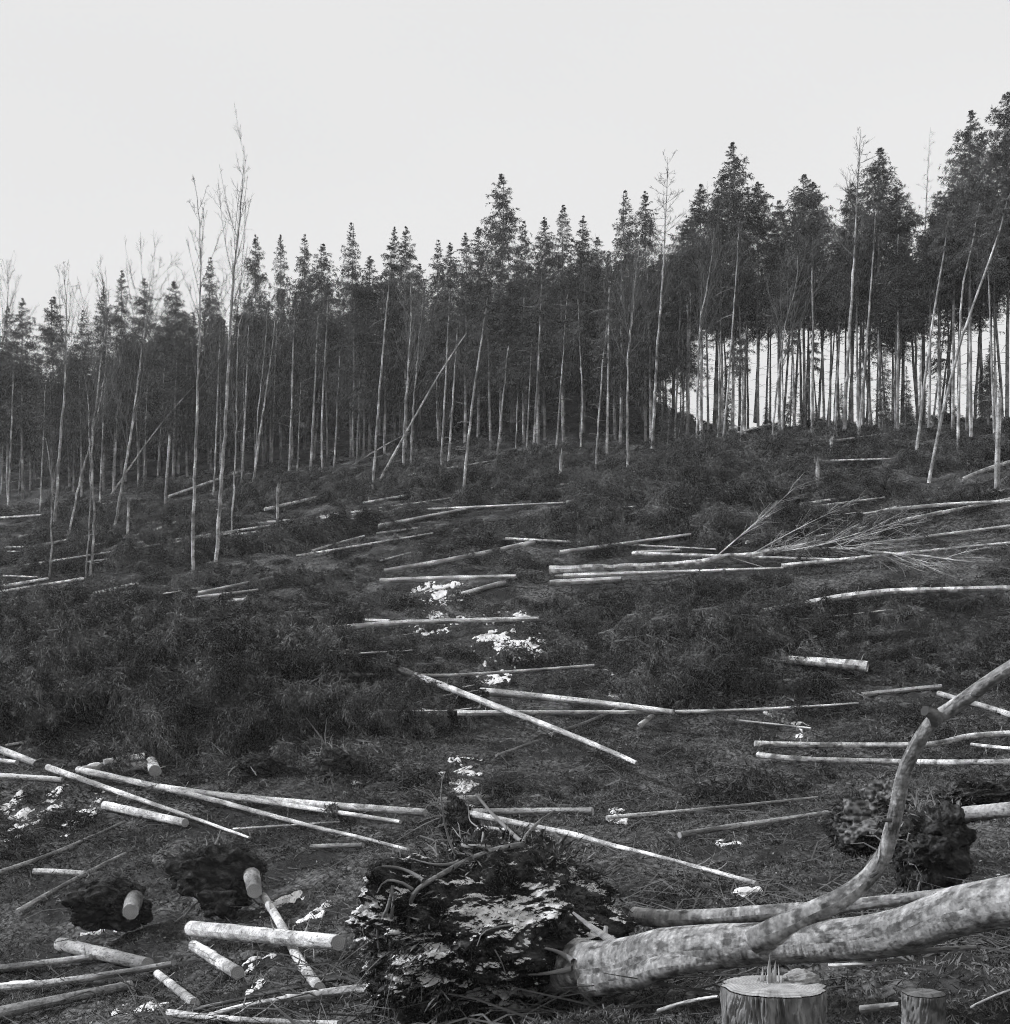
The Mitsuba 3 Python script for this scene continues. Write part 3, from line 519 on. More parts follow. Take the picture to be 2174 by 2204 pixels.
sk = stump('large sawn stump with pale top and upright splinters in the foreground', None, stp, .225, 'bark_stump', 5,
           [(-.05, .02, .016, .10), (-.035, .03, .014, .07), (-.022, .01, .022, .15), (-.005, .02, .016, .09), (.008, .03, .02, .125), (.02, .02, .018, .11), (.032, .0, .02, .06), (.045, .03, .03, .05), (.06, .04, .03, .045), (-.065, .03, .02, .05), (.0, -.01, .04, .03), (.03, -.01, .05, .03), (-.03, -.005, .04, .025)], 420, 70)
wv, wf, _2 = blob(stp + [.13, .06, .01], (0, -1, .3), .085, .05, .07, 12, .3, 4); put(sk, (wv, wf), 'fresh_wood', True, part='hinge_wood', label='raised torn wedge of wood on the stump top')
stump('small weathered stump in the bottom right corner', None, ray(*H(1420,1528), 6.3), .11, 'bark_old', 9, [(.0, .03, .04, .03)], 120, 30, 'bark_old')
# broken snags on the slope
def snag(label, px, t, bark='bark_pine', group=None, splint=True, name='snag'):
    b0 = at(*px[0]); d = b0[1]; q, s = resample(np.array([ray(u, v, d) for u, v in px]) - [0, 0, .0], .4); q[0, 2] -= .3
    r = t / 2 * d / F0; key = thing(name, label, 'snag', group)
    rng = np.random.default_rng(int(px[0][0])); m = [tube(q, np.linspace(r, r * .85, len(q)), 10, .1, int(px[0][0]), True)]
    for _k in range(4):
        o = q[-1] + rng.normal(size=3) * r * .4 - [0, 0, .1]; m.append(tube(np.array([o, o + [rng.normal() * .04, 0, rng.uniform(.2, .5)]]), np.array([r * .35, .004]), 4))
    m += stubs(q, np.full(len(q), r), 4, rng); m = join(m); put(key, m[:2], bark, True, m[2])
snag('short pale standing post on the upper left slope, left of the bright log', [(597,1150), (598,1050)], 7)
snag('thin standing post near the leaning birches on the left', [(274,1172), (277,1080)], 6)
snag('tall thin broken trunk on the left slope below the pines', [(354,1120), (359,1030), (365,945)], 6)
snag('pale standing post on the right slope amid spruce brush', [(1759,1074), (1760,994)], 9)
snag('small pale post at the forest edge on the right', [(1788,983), (1790,946)], 8)
snag('thin short post in the middle below the pines', [(1204,1045), (1208,980)], 7)
snag('thick broken trunk near the right edge', [(2145,1060), (2148,950), (2151,855)], 12)
snag('splintered white stump at the snapped end of the curved white trunk', [E(290,890), E(285,770)], 9, 'bark_pale')
snag('second splinter of the snapped white trunk', [E(390,850), E(395,715)], 12, 'bark_pale')
log('chunky pale broken butt beside the splintered white stump', [E(40,770), E(160,800), E(290,850)], 15, 24, bark='bark_pale', name='fallen_tree', cat='fallen tree', lift=.2)

# ------------------------------------------------------------------ conifers, standing
def boughs(o, d, L, rise, droop, ntw, nsp, tl, sl, sw, hang, rng):
    """Spruce boughs from o along d: side twigs that hang, each set with small needle sprays. (Sprays, bough axes as thin triangles)."""
    nb = len(o); Z = np.array([0, 0, 1.0]); rise, droop, L, hang = (np.broadcast_to(a_, (nb,)).astype(float) for a_ in (rise, droop, L, hang))
    s_ = rng.uniform(.1, 1, (nb, ntw)); keep = rng.random((nb, ntw)) < np.clip(L / L.max() * 1.3, .55, 1)[:, None]
    bi, ti = np.nonzero(keep); x = s_[bi, ti]; N = len(bi); hang = hang[bi]
    q = o[bi] + d[bi] * (L[bi] * x)[:, None] + Z * (L[bi] * (rise[bi] * x - droop[bi] * x * x))[:, None]
    lat = unit(np.cross(d, Z))[bi] * rng.choice([-1, 1], N)[:, None]
    e = unit(lat * rng.uniform(.15, 1, N)[:, None] + d[bi] * rng.uniform(.1, .9, N)[:, None] - Z * (hang * rng.uniform(.2, 1.4, N))[:, None]); l = tl * np.minimum(L[bi], 1.3) * (1.15 - .7 * x) * rng.uniform(.4, 1.2, N)
    y = rng.random((N, nsp)); p = q[:, None] + e[:, None] * (l[:, None] * y)[..., None] - Z * (.35 * hang[:, None] * l[:, None] * y * y)[..., None]
    dd = unit(e[:, None] * .8 + rng.normal(size=(N, nsp, 3)) * .55 - Z * (.4 * hang[:, None] * y)[..., None]); p, dd = p.reshape(-1, 3), dd.reshape(-1, 3)
    sz = np.repeat(np.clip(L[bi] / .9, .45, 1), nsp)
    v, f = sprays(p, dd, sz * sl * rng.uniform(.5, 1.3, len(p)), sz * sw * rng.uniform(.6, 1.3, len(p)), rng)
    w = Z * .022; tip = o + d * L[:, None] + Z * (L * (rise - droop))[:, None]; mid = o + d * (L * .55)[:, None] + Z * (L * (rise * .55 - droop * .3))[:, None]
    bv = np.stack([o - w, o + w, mid, mid - w, mid + w, tip], 1).reshape(-1, 3); bf = np.arange(len(bv)).reshape(-1, 3)
    return np.vstack([v, bv]), np.vstack([f, bf + len(v)])
def spruce_mesh(Ht, R, cb, nb, ntw, nsp, sl, sw, seed):
    rng = np.random.default_rng(seed); t = cb + (1 - cb) * np.sort(rng.random(nb)) ** .9
    t = np.clip(np.round(t * Ht / .5) * .5 / Ht + rng.normal(size=nb) * .009, cb, .997)
    prof = np.minimum(((1 - t) / (1 - cb)) ** .82, .6 + .4 * rng.random(nb)); L = R * prof * rng.uniform(.42, 1.2, nb) + .03; az = rng.random(nb) * 2 * np.pi
    d = np.stack([np.cos(az), np.sin(az), 0 * az], 1); o = np.stack([0 * t, 0 * t, t * Ht], 1)
    rise = np.interp(t, [cb, .6, .9, 1], [-.35, .0, .4, .7]) + rng.normal(size=nb) * .12
    up = np.linspace(Ht * (1 - .05), Ht, 9); lead = sprays(np.stack([0 * up, 0 * up, up], 1), unit(rng.normal(size=(9, 3)) * [.5, .5, .2] + [0, 0, .9]), sl * np.linspace(.8, .5, 9), np.full(9, sw * .5), rng)
    m = boughs(o, d, L, rise, .12, ntw, nsp, .45, sl, sw, .9 * np.clip((1 - t) * 5, .1, 1), rng); return np.vstack([m[0], lead[0]]), np.vstack([m[1], lead[1] + len(m[0])])
def pine_mesh(Ht, R, cb, nl, seed, sl=.4, sw=.09, per=60):
    rng = np.random.default_rng(seed); ps, ds, br = [], [], []
    for k in range(nl):
        t = cb + (1 - cb) * rng.random() ** .8; a_ = rng.random() * 6.28; l = R * (1.05 - .75 * ((t - cb) / (1 - cb)) ** 1.5) * rng.uniform(.4, 1.1)
        d = np.array([math.cos(a_), math.sin(a_), rng.uniform(-.1, .6)]); o = np.array([0, 0, t * Ht]); e = o + d * l
        br.append(tube(np.array([o, o + d * l * .5 - [0, 0, .1], e]), np.array([.045, .03, .012]), 4))
        for c in range(rng.integers(2, 5)):
            ctr = e + rng.normal(size=3) * [.35, .35, .2] * min(1, l / 1.5) - d * l * rng.random() * .5; g = rng.normal(size=(per, 3)) * [.34, .34, .2]
            ps.append(ctr + g); ds.append(unit(unit(g) + d * .5 + [0, 0, .35]))
    p, d = np.vstack(ps), np.vstack(ds)
    v, f = sprays(p, d, sl * rng.uniform(.5, 1.1, len(p)), np.full(len(p), sw), rng); b_ = join(br)
    return np.vstack([v, b_[0]]), np.vstack([f, b_[1] + len(v)])
def conifer_trunk(Ht, r, seed, bare=0):
    rng = np.random.default_rng(seed); z = np.linspace(-.4, Ht, 12); p = np.stack([np.cumsum(rng.normal(size=12)) * .025, np.cumsum(rng.normal(size=12)) * .025, z], 1); p[:, :2] -= p[1, :2]
    m = [tube(p, np.interp(z, [0, Ht], [r, .02]), 7, .06, seed)]
    for _k in range(bare):                                   # dead branch stubs below the crown
        zz = rng.uniform(.1, .75) * Ht; a_ = rng.random() * 6.28; l = rng.uniform(.3, 1.3); d = np.array([math.cos(a_), math.sin(a_), rng.uniform(-.35, .15)])
        o = np.array([0, 0, zz]); m.append(tube(np.array([o, o + d * l * .5, o + d * l - [0, 0, .1 * l]]), np.array([.022, .014, .005]), 3))
    return join(m)
PROTO = {}
def proto(name, crown, trunk, mat_c='needles', mat_t='bark_pine'):
    scene[name] = {'type': 'shapegroup', 'trunk': mikit.ply(trunk[:2], mat_t, smooth=True, uv=trunk[2]), 'crown': mikit.ply(crown, mat_c)}
for k in range(5):
    proto(f'spruce_group_{k}', spruce_mesh(18, 2.7 + .35 * (k % 3), .28 + .07 * (k % 3), 330, 14, 8, .19, .038, 50 + k), conifer_trunk(18, .12, 60 + k, 34))
for k in range(2):
    proto(f'low_spruce_group_{k}', spruce_mesh(14, 1.9, .12, 220, 12, 5, .24, .055, 70 + k), conifer_trunk(14, .10, 72 + k, 8))
for k in range(3):
    proto(f'ridge_spruce_group_{k}', spruce_mesh(18, 2.4 + .2 * k, .58 + .045 * k, 240, 14, 8, .19, .038, 176 + k), conifer_trunk(18, .11, 178 + k, 14))
for k in range(4):
    proto(f'pine_group_{k}', pine_mesh(20, 1.5, .58 + .04 * k, 30, 80 + k, .24, .045, 95), conifer_trunk(20, .10, 90 + k, 28), 'needles', 'bark_pine')
def copy(group, name, label, cat, loc, s, rot, tilt=(0, 0), grp=None, sxy=None):
    key = thing(name, label, cat, grp)
    sxy = s if sxy is None else sxy
    scene[key] = {'type': 'instance', 'to_world': T().translate([float(x) for x in loc]).rotate([0, 1, 0], float(tilt[0])).rotate([1, 0, 0], float(tilt[1])).rotate([0, 0, 1], float(rot)).scale([float(sxy), float(sxy), float(s)]), 'g': {'type': 'ref', 'id': group}}
    return key
def WHERE(u): return 'far left' if u < 260 else 'left' if u < 560 else 'left of the middle' if u < 900 else 'middle' if u < 1240 else 'right of the middle' if u < 1500 else 'right'
rng = np.random.default_rng(11)
# skyline spruces: crown tip at a direction, foot on the ground behind the forest edge
SKY = [(*A(30,890),0),(*A(85,860),0),(*A(205,855),0),(*A(315,905),0),(*A(390,830),0),(*A(460,755),0),(*A(545,785),0),(*A(655,795),0),(*A(795,705),0),(*A(965,618),0),(*A(1060,620),0),(*A(1150,618),0),(*A(1220,655),0),(*A(1325,573),0),(*A(1395,700),0),(*A(1490,590),0),(*A(1532,588),0),(*A(1585,730),0),
       (*A(1655,640),0),(*A(1700,650),0),(*A(1755,612),0),(*A(1805,590),0),(*A(1890,388),0),(*B(70,568),0),(*B(150,553),0),(*B(220,508),0),(*B(295,548),0),(*B(350,630),0),(*B(455,452),0),(*B(530,455),0),(*B(740,428),0),(*B(860,270),0),(*B(955,420),0),(*B(1035,490),0),(*B(1130,392),0),(*B(1160,420),0),(*B(1310,425),0),
       (*B(1415,292),1),(*B(1475,440),0),(*B(1690,430),1),(*B(1758,150),0),(*B(1895,80),1),(*B(1640,455),0),(*B(820,400),0),(*B(690,560),0)]
SPEC = {5: 'broad pointed spruce rising at the left of the skyline', 2: 'narrow blunt-topped spruce standing apart at the far left of the skyline', 13: 'pointed spruce with a knobbly side shoot, highest left of the middle', 15: 'left of a close pair of spruce tops left of the middle', 16: 'right of a close pair of spruce tops left of the middle',
        22: 'tallest spruce in the middle of the skyline', 28: 'dark broad spruce right of the middle beside the bare larch', 31: 'tall pointed spruce standing highest right of the middle', 34: 'broad-shouldered spruce between the two bare larches', 37: 'clumpy pine beside the second bare larch on the right',
        40: 'tall ragged spruce rising near the right edge', 41: 'blurred tall pine at the right edge of the skyline', 11: 'slim tiered spruce left of the middle', 9: 'spruce just right of the tallest birch'}
def edge_depth(u): return np.interp(u, [0, 400, 700, 1000, 1300, 1500, 1700, 1900, 2174], [101, 93, 92, 88, 83, 79, 76, 73, 68])
used = []
for k, (u, v, kind) in enumerate(SKY):
    d = edge_depth(u) + (rng.uniform(3, 14) if u < 1500 else rng.uniform(1, 6))
    x = (u - CX) / F0 * d; g = float(height(x, d)); Ht = (HV - v) / F0 * d - g
    used.append((x, d))
    wh = 'far left' if u < 330 else 'left' if u < 700 else 'left of the middle' if u < 1010 else 'middle' if u < 1330 else 'right of the middle' if u < 1650 else 'right'; lb = SPEC.get(k, f'dark pointed spruce on the skyline, {wh}'); grp = None if k in SPEC else f'spruces forming the skyline, {wh}'
    if kind: copy(f'ridge_spruce_group_{k % 3}', 'pine_tree', lb if k in SPEC else 'dark ragged conifer near the right edge of the skyline', 'pine', (x, d, g), Ht / 18.1, rng.uniform(0, 360), sxy=rng.uniform(1.0, 1.2))
    else: copy(f'spruce_group_{k % 5}' if u < 1480 else f'ridge_spruce_group_{k % 3}', 'spruce_tree', lb, 'spruce', (x, d, g), Ht / 18.1, rng.uniform(0, 360), grp=grp, sxy=rng.uniform(.9, 1.15))
# the forest behind: tops stay under the skyline
su = np.array(sorted((u, v) for u, v, _k in SKY)); env_u = np.linspace(-300, 2500, 300)
def cap_v(u): return np.interp(u, [0, 130, 350, 600, 800, 1000, 1200, 1400, 1600, 1800, 1950, 2174], [760, 770, 690, 620, 605, 590, 545, 545, 480, 470, 470, 330])
n_fill = 0
for _try in range(9000):
    if n_fill >= 330: break
    u = rng.uniform(-120, 2300); dd = rng.uniform(1, 42) ** 1.0
    if u > 1480: dd = rng.uniform(0, 10)
    if u > 1480 and rng.random() < .2: continue
    d = edge_depth(u) + dd; x = (u - CX) / F0 * d
    if any((x - a_) ** 2 + (d - b_) ** 2 < (1.5 if u < 1480 else 1.2) ** 2 for a_, b_ in used): continue
    g = float(height(x, d)); vt = cap_v(u) + abs(rng.normal()) * (50 if u < 1480 else 75) + rng.uniform(-15, 30); Ht = (HV - vt) / F0 * d - g
    if Ht < 6: continue
    used.append((x, d)); n_fill += 1
    if dd > 16 and u < 1400: copy(f'low_spruce_group_{n_fill % 2}', 'spruce_tree', f'dark spruce deep in the forest behind the pale trunks, {WHERE(u)}', 'spruce', (x, d, g), Ht / 14, rng.uniform(0, 360), grp=f'spruces deep in the forest, {WHERE(u)}', sxy=rng.uniform(1.0, 1.4))
    elif u < 1480 and rng.random() < .3: copy(f'pine_group_{n_fill % 4}', 'pine_tree', f'slim pine among the crowded trees of the forest edge, {WHERE(u)}', 'pine', (x, d, g), Ht / 20.2, rng.uniform(0, 360), (rng.normal() * 1.2, rng.normal() * 1.2), f'pines crowded in the forest edge, {WHERE(u)}', rng.uniform(.7, 1.0))
    elif u > 1480: copy(f'ridge_spruce_group_{n_fill % 3}', 'pine_tree', 'tall bare-stemmed conifer of the ridge, crown dark above the bright gap', 'conifer', (x, d, g), Ht / 18.1, rng.uniform(0, 360), (rng.normal() * 2.2, rng.normal() * 1.5), 'pines of the ridge on the right', rng.uniform(.75, 1.05))
    else: copy(f'spruce_group_{n_fill % 5}', 'spruce_tree', f'slim spruce among the crowded trees of the forest edge, {WHERE(u)}', 'spruce', (x, d, g), Ht / 18.1, rng.uniform(0, 360), (rng.normal() * 1.0, rng.normal() * 1.0), f'spruces crowded in the forest edge, {WHERE(u)}', rng.uniform(.75, 1.1))

for _k in range(26):                                        # young spruces and brush under the ridge pines
    u = rng.uniform(1420, 2174); d = edge_depth(u) + rng.uniform(-1, 8); x = (u - CX) / F0 * d; h_ = rng.uniform(.8, 3.6) if _k % 3 else rng.uniform(3, 6)
    copy(f'low_spruce_group_{_k % 2}', 'young_spruce', 'small young spruce growing under the pines of the ridge on the right', 'young spruce', (x, d, float(height(x, d))), h_ / 14, rng.uniform(0, 360), (rng.normal() * 5, rng.normal() * 5), 'young spruces under the ridge pines', max(.22, h_ / 14 * 1.3))

# pale trunks at the forest edge, each with its own lean: pines with a thin crown far up
EDGE = [([A(5,1600), A(20,1100)], 7), ([A(30,1650), A(52,1090)], 8), ([A(70,1600), A(82,1370)], 5), ([A(148,1680), A(168,1290)], 6), ([A(375,1650), A(392,1250)], 7), ([A(425,1600), A(438,1210)], 7), ([A(520,1580), A(530,1280)], 5), ([A(540,1590), A(552,1300)], 5),
        ([A(590,1580), A(612,1260)], 7), ([A(805,1610), A(827,1080)], 7), ([A(910,1580), A(936,1050)], 8), ([A(1025,1500), A(1040,1090)], 6), ([A(1090,1530), A(1110,950)], 9), ([A(1120,1530), A(1132,1280)], 6), ([A(1170,1535), A(1195,1050)], 10), ([A(1217,1520), A(1215,1370), A(1236,900)], 9),
        ([A(1260,1500), A(1277,1180)], 7), ([A(1345,1490), A(1354,1250)], 6), ([A(1402,1612), A(1430,1250), A(1472,740)], 10), ([A(1655,1600), A(1695,890)], 9), ([A(1690,1500), A(1722,1050)], 9), ([A(1745,1620), A(1790,1200), A(1830,930)], 11), ([A(1865,1510), A(1910,1130)], 8),
        ([B(40,1430), B(50,1150)], 5), ([B(80,1450), B(97,1110)], 7), ([B(105,1450), B(136,860)], 10), ([B(190,1450), B(226,980)], 7), ([B(280,1460), B(292,1250), B(280,980)], 7), ([B(340,1560), B(365,1160), B(378,1020)], 8), ([B(385,1460), B(392,880)], 11), ([B(640,1400), B(662,870)], 8), ([B(685,1400), B(706,640)], 9),
        ([B(815,1455), B(845,1150), B(882,620)], 9), ([B(850,1380), B(867,1090)], 6), ([B(885,1470), B(908,1060)], 10), ([B(1075,1360), B(1085,1000)], 6), ([B(1135,1350), B(1152,650)], 10), ([B(1330,1420), B(1375,900), B(1398,560)], 11), ([B(1345,1370), B(1360,1100)], 8),
        ([B(1545,1495), B(1600,1050), B(1668,600)], 13), ([B(1595,1560), B(1700,1100), B(1890,530)], 14), ([B(1610,1350), B(1645,1090)], 9), ([B(1710,1490), B(1720,900), B(1775,600)], 12),
        # dark trunks of the ridge against the light
        ([B(790,1350), B(800,1000)], 14), ([B(945,1310), B(960,980)], 15), ([B(985,1310), B(995,1000)], 9), ([B(1050,1320), B(1075,1000)], 10), ([B(1090,1330), B(1110,960)], 11), ([B(1180,1330), B(1205,950)], 11), ([B(1180,1330), B(1165,1150)], 7), ([B(1215,1330), B(1245,980)], 8), ([B(1240,1330), B(1262,950)], 8),
        ([B(1300,1330), B(1318,900)], 14), ([B(1365,1330), B(1380,940)], 10), ([B(1405,1320), B(1415,900)], 13), ([B(1440,1320), B(1420,1080)], 9), ([B(1500,1310), B(1505,880)], 15), ([B(1470,1320), B(1495,1050)], 7), ([B(1580,1310), B(1580,900)], 15), ([B(1660,1300), B(1690,900)], 12), ([B(1745,1270), B(1750,900)], 9), ([B(1800,1265), B(1790,850)], 17), ([B(1640,1300), B(1680,1000)], 9)]
ESPEC = {14: 'stout pale pine trunk left of the leaning log, with a slight kink beside it', 18: 'very tall pale pine leaning right above the leaning log', 21: 'stout pale pine leaning right, rooted lowest in the middle', 25: 'pale pine trunk right of the middle with white bark half way up', 27: 'pine with a bowed trunk right of the middle', 29: 'straight bright trunk right of the bowed one',
         39: 'pine leaning right near the right edge, left of two', 40: 'pine leaning right near the right edge, right of two and lower rooted', 42: 'upright pale pine beside the two leaning ones near the right edge', 37: 'pale pine leaning right beside the second bare larch', 36: 'bright slender pine trunk between the bare larches'}
rng = np.random.default_rng(13)
for k, (px, t) in enumerate(EDGE):
    dark = k >= 43
    b0 = at(*px[0]); d = min(b0[1], edge_depth(px[0][0]) + 10); P_ = [ray(u, v, d) for u, v in px]; P_[0] = P_[0] - [0, 0, .4]
    dirn = unit(P_[-1] - P_[-2]); ext = rng.uniform(1.5, 3.5) if not dark else rng.uniform(3, 5); ext = min(ext, max(.8, (px[-1][1] - cap_v(px[-1][0]) - 60) / F0 * d))
    P_ = P_ + [P_[-1] + dirn * ext * .5 + [0, rng.normal() * .1, .2], P_[-1] + dirn * ext]
    q, s = resample(np.array(P_), .8); r = t * .57 / 2 * d / F0; key = thing('pine_tree', ESPEC.get(k, 'dark trunked pine on the ridge against the bright gap' if dark else f'slim pale pine trunk along the forest edge, {WHERE(px[0][0])}'), 'pine', None if k in ESPEC else ('pines on the ridge' if dark else f'pale pines along the forest edge, {WHERE(px[0][0])}'))
    q[1:-1] += rng.normal(size=(len(q) - 2, 3)) * .012
    m = [tube(q, r * np.interp(s, [0, .05, 1], [1.15, 1, .35]), 8, .07, k)]
    for _k in range(9):
        i_ = rng.integers(1, len(q) - 1); a_ = rng.random() * 6.28; l = rng.uniform(.3, 1.4); dd = np.array([math.cos(a_), math.sin(a_), rng.uniform(-.3, .3)]); m.append(tube(np.array([q[i_], q[i_] + dd * l * .6, q[i_] + dd * l - [0, 0, .12 * l]]), np.array([.02, .013, .005]), 3))
    m = join(m); put(key, m[:2], 'bark_pine', True, m[2], part='trunk')
    hgt = ext + (.4 if dark else 2.0); cm = spruce_mesh(hgt, rng.uniform(.8, 1.3), .1, 70, 13, 7, .18, .036, 300 + k)
    cv = cm[0].copy(); tip = P_[-1]; cv[:, :2] += dirn[:2] * ((cv[:, 2:] - hgt) / max(dirn[2], .5)); put(key, (cv + tip - [0, 0, hgt - .6], cm[1]), 'needles', False, part='crown')

# ------------------------------------------------------------------ bare broadleaf trees and larches
def bare_tree(key, q, r0, n_limb, start, blen, seed, ang=.6, rise=.5, mat_='bark_pale', tw='twig', twn=8, r1=.012, limbs_at=None, fine=True):
    rng = np.random.default_rng(seed); q, s = resample(np.asarray(q), .5 if len(q) > 2 else .5)
    q[1:-1] += rng.normal(size=(len(q) - 2, 3)) * .02
    rad = np.interp(s, [0, .03, .6, 1], [r0 * 1.2, r0, r0 * .6, r1]); L = np.linalg.norm(q[-1] - q[0])
    m = tube(q, rad, 9, .07, seed); put(key, m[:2], mat_, True, m[2], part='trunk'); tws = []
    for i_ in range(n_limb):
        f_ = start + (1 - start) * ((i_ + rng.random()) / n_limb) * .97; j = min(len(q) - 2, int(f_ * (len(q) - 1))); o = q[j]; t = unit(q[j + 1] - q[j])
        a_ = ang * rng.uniform(.6, 1.3); d = unit(t * math.cos(a_) + perp(t[None], rng)[0] * math.sin(a_)); l = blen * (1.15 - .8 * (f_ - start) / (1 - start)) * rng.uniform(.45, 1.15)
        ss_ = np.linspace(0, 1, 7); w = rng.normal(size=3) * .10
        lim = np.array([o + d * l * x + (t * rise + w) * l * x * x for x in ss_]); rl = min(rad[j] * .42, .010 + l * .007)
        m = tube(lim, np.linspace(rl, .006, 7), 5, .05, seed + i_); put(key, m[:2], mat_ if rl > .045 else tw, True, m[2], part='limb')
        for _k in range(int(twn * (.4 + l / blen))):
            x = rng.uniform(.2, 1); p0 = o + d * l * x + (t * rise + w) * l * x * x; e = unit(unit(d + t * rise * x) + rng.normal(size=3) * .5 + t * .3); l2 = l * rng.uniform(.15, .45) * (1.2 - .5 * x)
            tws.append(tube(np.array([p0, p0 + e * l2 * .5, p0 + e * l2 + t * l2 * .2]), np.array([.009, .007, .004]), 3))
            if fine:
                for _j in range(3):
                    p1 = p0 + e * l2 * rng.uniform(.3, .9); e2 = unit(e + rng.normal(size=3) * .55); l3 = l2 * rng.uniform(.3, .6); tws.append(tube(np.array([p1, p1 + e2 * l3]), np.array([.006, .004]), 3))
    m = join(tws); put(key, m[:2], tw, False, m[2], part='twigs', kind='stuff')
def px_path(px, dy=0.0):
    d = at(*px[0])[1]; p = np.array([ray(u, v, d) for u, v in px]); p[0, 2] -= .3; p[:, 1] += np.linspace(0, dy, len(p)); return p, d
BARE = [('tall bare birch, left of the two tallest, rising well above the forest', [A(728,1925), A(735,1500), A(750,1150), A(757,700), A(732,410)], 13, 17, .46, 3.0, .55, .45),
        ('tallest bare birch, right of the two, with forked upswept crown', [A(810,1895), A(850,1350), A(880,800), A(905,560), A(920,285)], 15, 15, .48, 3.8, .45, .7),
        ('bare birch with forked top at the far left', [A(205,1740), A(220,1500), A(248,1080), A(250,880), A(240,745)], 12, 18, .5, 3.4, .4, .6),
        ('short crooked bare sapling in front of the far left birch', [A(185,1925), A(195,1600), A(188,1480), A(172,1390)], 8, 8, .45, 2.0, .9, .2),
        ('slim bare tree leaning right at the left', [A(250,1800), A(300,1560), A(350,1370), A(400,1100), A(405,950)], 8, 12, .5, 2.6, .45, .5),
        ('kinked bare birch right of the slim leaning one', [A(337,1925), A(355,1700), A(347,1450), A(377,1130), A(402,870), A(370,775)], 9, 18, .45, 3.0, .45, .5),
        ('thin bare stem close beside the kinked birch', [A(320,1925), A(340,1600), A(335,1300), A(318,1150)], 6, 8, .55, 1.8, .45, .5),
        ('bare tree with long branches sweeping to the upper right', [A(420,1790), A(455,1600), A(490,1400), A(540,1030), A(575,755)], 11, 26, .35, 5.0, .6, .55),
        ('thin bare tree right below the tallest birch', [A(870,1770), A(890,1390), A(902,960), A(930,900)], 7, 12, .45, 2.6, .5, .5),
        ('pale bare tree leaning right beside the thin one', [A(945,1610), A(985,1350), A(1030,1020), A(1045,880)], 9, 14, .45, 2.6, .5, .5),
        ('many-limbed bare tree with a fan of branches, left of the middle', [A(1522,1510), A(1530,1300), A(1538,1190), A(1552,850), A(1550,780)], 11, 26, .38, 4.2, .7, .6),
        ('slim bare tree just right of the many-limbed one', [A(1550,1500), A(1556,1350), A(1575,1100), A(1600,850)], 8, 12, .45, 2.5, .4, .5),
        ('bare forked tree with tufted crown, middle of the forest edge', [B(462,1502), B(465,1100), B(478,950), B(495,760), B(508,640)], 10, 24, .45, 4.0, .6, .6),
        ('bare tree forking in a wide fan right of the middle', [B(725,1430), B(732,1050), B(738,950), B(770,780), B(790,600)], 10, 24, .45, 4.2, .55, .6),
        ('bare branching tree before the bright gap', [B(1005,1460), B(1040,1080), B(1060,950), B(1100,800), B(1105,700)], 9, 24, .4, 4.0, .6, .6),
        ('bare crown of thin twigs at the left edge', [A(-25,1600), A(-10,1250), A(15,1000), A(30,850), A(25,720)], 9, 20, .45, 4.2, .5, .6),
        ('thin bare tree amid the pines left of the middle', [A(960,1560), A(975,1300), A(1000,1050), A(1010,900)], 6, 12, .45, 2.4, .5, .5)]
for k, (lb, px, t, nl, st_, bl, an, ri) in enumerate(BARE):
    q, d = px_path(px); key = thing('bare_tree', lb, 'bare tree'); bare_tree(key, q, t * .57 / 2 * d / F0, nl, st_, bl, 500 + k, an, ri, 'bark_pine')
for k, (lb, px, t) in enumerate([('tall bare larch with fine level twigs, middle right, standing above the forest', [B(555,1432), B(575,1050), B(600,700), B(614,330)], 12), ('second bare larch with long pale trunk, tallest on the right', [B(1275,1422), B(1300,1000), B(1318,700), B(1342,225)], 15),
                                 ('faint bare larch near the right edge with pale upper trunk', [B(1560,1330), B(1578,900), B(1590,500), B(1606,215)], 12)]):
    q, d = px_path(px); key = thing('bare_larch', lb, 'larch'); bare_tree(key, q, t * .57 / 2 * d / F0, 44, .62, 2.1, 540 + k, 1.35, .25, 'bark_pine', twn=7)
# trees that lean on others
for lb, px, t in [('bare trunk leaning steeply to the right against the pines, middle', [A(1412,1572), A(1540,1350), A(1680,1100), A(1760,975)], 11), ('thin trunk leaning low to the right behind the steep leaning trunk', [A(1300,1500), A(1420,1430), A(1545,1355)], 7), ('short trunk leaning right in the left forest edge', [A(395,1625), A(470,1520), A(560,1380), A(720,1180)], 7)]:
    q, d = px_path(px, 1.0); q, s = resample(q, .6); key = thing('leaning_tree', lb, 'leaning tree'); m = join([tube(q, np.linspace(t * .57 / 2 * d / F0, .03, len(q)), 8, .08, 7, True)] + stubs(q, np.full(len(q), .06), 14, np.random.default_rng(5), (.1, .5))); put(key, m[:2], 'bark_pine', True, m[2])
# the felled birch on the right slope: trunk to the left, crown spread to the right
key = thing('fallen_birch', 'felled birch lying level with its bare crown of branches spread to the right', 'fallen tree')
px = [D(1210,590), D(1906,562), E(400,505), E(880,470), E(1290,500), E(1700,545)]; ptsb = [at(u, v + 12) + [0, 0, .5] for u, v in px]
zl = np.linspace(ptsb[0][2] , ptsb[0][2] + 1.0, len(px)); dm = np.minimum.accumulate([p[1] - .9 for p in ptsb])
qb = np.array([ray(u, v, d_) for (u, v), d_ in zip(px, dm)]); AXES.append(resample(qb, .5)[0]); KEEP.append(True)
bare_tree(key, qb, .14, 34, .42, 3.7, 600, .5, .35, 'bark_pale', 'bark_log', 12, .02)

